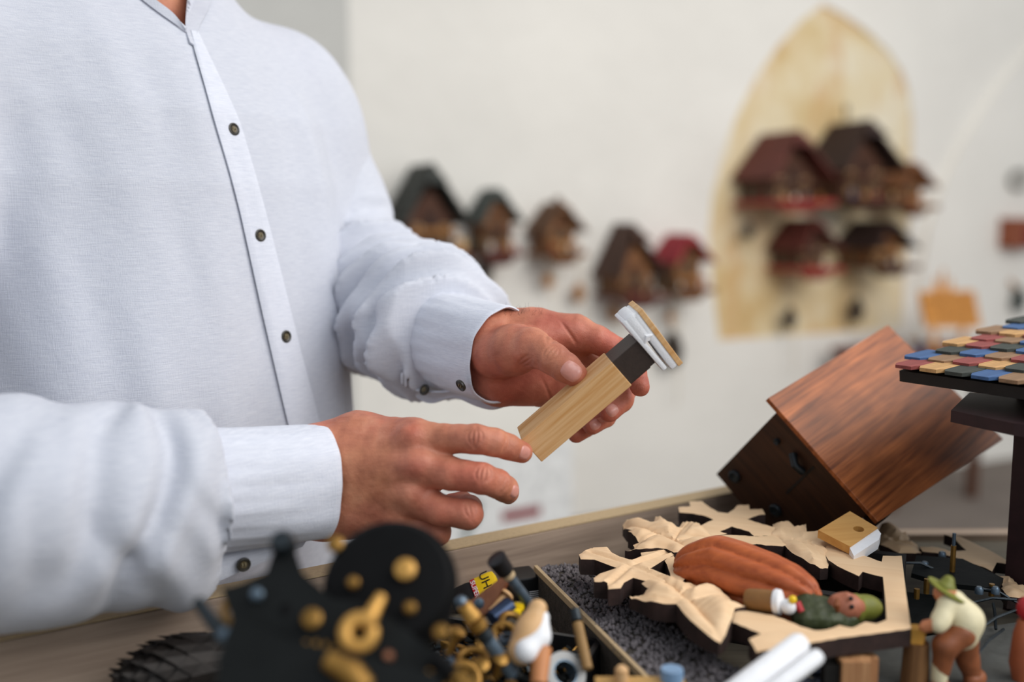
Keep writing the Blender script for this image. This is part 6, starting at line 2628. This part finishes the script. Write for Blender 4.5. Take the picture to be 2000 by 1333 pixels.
# ---- black clock movement in the foreground --------------------------------------
DM = 0.475
mo = P(650, 1215, DM)
mpl = Plane(mo, RT, UP * 0.86 + FW * 0.5)
mv = thing('clock_movement', 'black clock movement with brass wheels standing close to the camera', 'clock movement', M=mpl.M)
g0 = to_local(mv, np.array([[mo[0], mo[1], Z_TRAY]]))[0]
plate = [mpl.xy(*q) for q in ((432, 1150), (470, 1140), (520, 1118), (535, 1075), (575, 1075), (590, 1118), (650, 1170), (720, 1180), (800, 1235), (880, 1300), (900, 1400), (560, 1400), (470, 1260), (452, 1205))]
mb = MB()
mb.prism(plate, -0.003, 0.0)
mb.build('front_plate', BLACKM, mv)
mb = MB()
ps2 = [mpl.xy(*q) for q in ((470, 1210), (560, 1260), (700, 1290), (860, 1330), (900, 1480), (430, 1480), (440, 1300))]
mb.prism(ps2, 0.010, 0.013)
mb.build('lower_plate', BLACKM, mv)
c = mpl.loc(555, 1066)
mb = MB()
mb.lathe([(0.0055, -0.006), (0.0062, 0.0), (0.0062, 0.006), (0.0045, 0.009)], 10, c)
mb.build('pillar_nut', STEELD, mv, True)
# drum behind the plate
dc = mpl.loc(765, 1150, -0.02)
mb = MB()
mb.lathe([(0.031, -0.022), (0.031, 0.012), (0.029, 0.014), (0.012, 0.015), (0.001, 0.015)], 40, dc)
mb.lathe([(0.033, 0.002), (0.034, 0.004), (0.033, 0.006)], 40, dc)
mb.build('drum', DRUM, mv, True)


def stud(px, py, h, r, mt, nm='stud', hh=0.006):
    mb = MB()
    mb.lathe([(r * 0.7, 0), (r, hh * 0.3), (r, hh * 0.8), (r * 0.6, hh)], 16, mpl.loc(px, py, h))
    return mb.build(nm, mt, mv, True)


stud(612, 1213, 0.0, 0.0048, BRASS)
stud(793, 1117, -0.004, 0.0052, BRASSY)
stud(657, 1068, -0.010, 0.0042, BRASS)
stud(692, 1143, -0.004, 0.0030, BRASS)
stud(802, 1192, -0.004, 0.0030, BRASS)
stud(505, 1166, 0.0, 0.0030, STEEL)
stud(760, 1286, 0.0, 0.0024, plain('copper_rivet', (166, 112, 84), 0.4, 0.5))
stud(558, 1190, 0.0002, 0.0026, DRUM, 'hole', 0.0008)
stud(862, 1240, 0.0, 0.0036, BRASS)
# curled brass stop with its stem
mb = MB()
pts = [mpl.loc(745, 1165, 0.004), mpl.loc(728, 1195, 0.006), mpl.loc(715, 1222, 0.008)]
mb.tube(pts, [0.0028, 0.0036, 0.0046], 10)
cx = mpl.loc(702, 1238, 0.009)
mb.tube([cx + np.array([0.0066 * math.cos(a), 0.0066 * math.sin(a), 0.001 * a * 0.3]) for a in np.linspace(0.6, 6.6, 18)], np.linspace(0.0040, 0.0030, 18), 10)
mb.build('brass_curl', BRASSY, mv, True)


def gear(px, py, h, r, teeth, mt, th=0.0022, nm='gear_wheel'):
    out = []
    for k in range(teeth * 4):
        a = 2 * math.pi * k / (teeth * 4)
        rr = r if k % 4 in (0, 1) else r * 0.9
        out.append((rr * math.cos(a), rr * math.sin(a)))
    hole = [(r * 0.68 * math.cos(a), r * 0.68 * math.sin(a)) for a in np.linspace(0, 2 * math.pi, 25)[:-1]]
    c = mpl.loc(px, py, h)
    o = holed_board(out, hole, -th / 2, th / 2, nm, mt, mv)
    o.location = c
    mb = MB()
    for k in range(4):
        a = math.pi * k / 4
        mb.box((0, 0, 0), (r * 1.40, r * 0.12, th * 0.8), rotz(a))
    mb.lathe([(r * 0.16, -th), (r * 0.16, th * 2)], 12)
    mb.build('spokes', mt, o)
    return o


gear(600, 1365, 0.0045, 0.026, 34, BRASS)
gear(480, 1340, 0.0050, 0.013, 24, BRASS)
gear(470, 1190, -0.008, 0.010, 22, BRASS)
gear(870, 1380, 0.004, 0.018, 28, BRASS)
mb = MB()
mb.tube([mpl.loc(640, 1290, 0.015), mpl.loc(690, 1318, 0.016), mpl.loc(715, 1345, 0.014)], [0.0045, 0.006, 0.005], 10)
mb.build('brass_lever', BRASS, mv, True)
mb = MB()
mb.tube([mpl.loc(385, 1175, -0.004), mpl.loc(415, 1215, -0.002), mpl.loc(438, 1242, 0.0)], [0.0030, 0.0036, 0.0044], 10)
mb.build('steel_arm', STEELD, mv, True)
mb = MB()
mb.ball(mpl.loc(440, 1243, 0.002), 0.0040)
mb.build('blue_screw', STEEL, mv, True)
mb = MB()
mb.tube([mpl.loc(850, 1290, 0.004), mpl.loc(885, 1322, 0.006)], 0.005, 10)
mb.build('black_spindle', DRUM, mv, True)
mb = MB()
mb.tube([mpl.loc(600, 1390, -0.01), np.array([mpl.loc(600, 1390)[0], g0[1], g0[2]])], 0.006, 10)
mb.tube([mpl.loc(800, 1390, -0.01), np.array([mpl.loc(800, 1390)[0], g0[1], g0[2]])], 0.006, 10)
mb.build('support_pillar', BLACKM, mv)
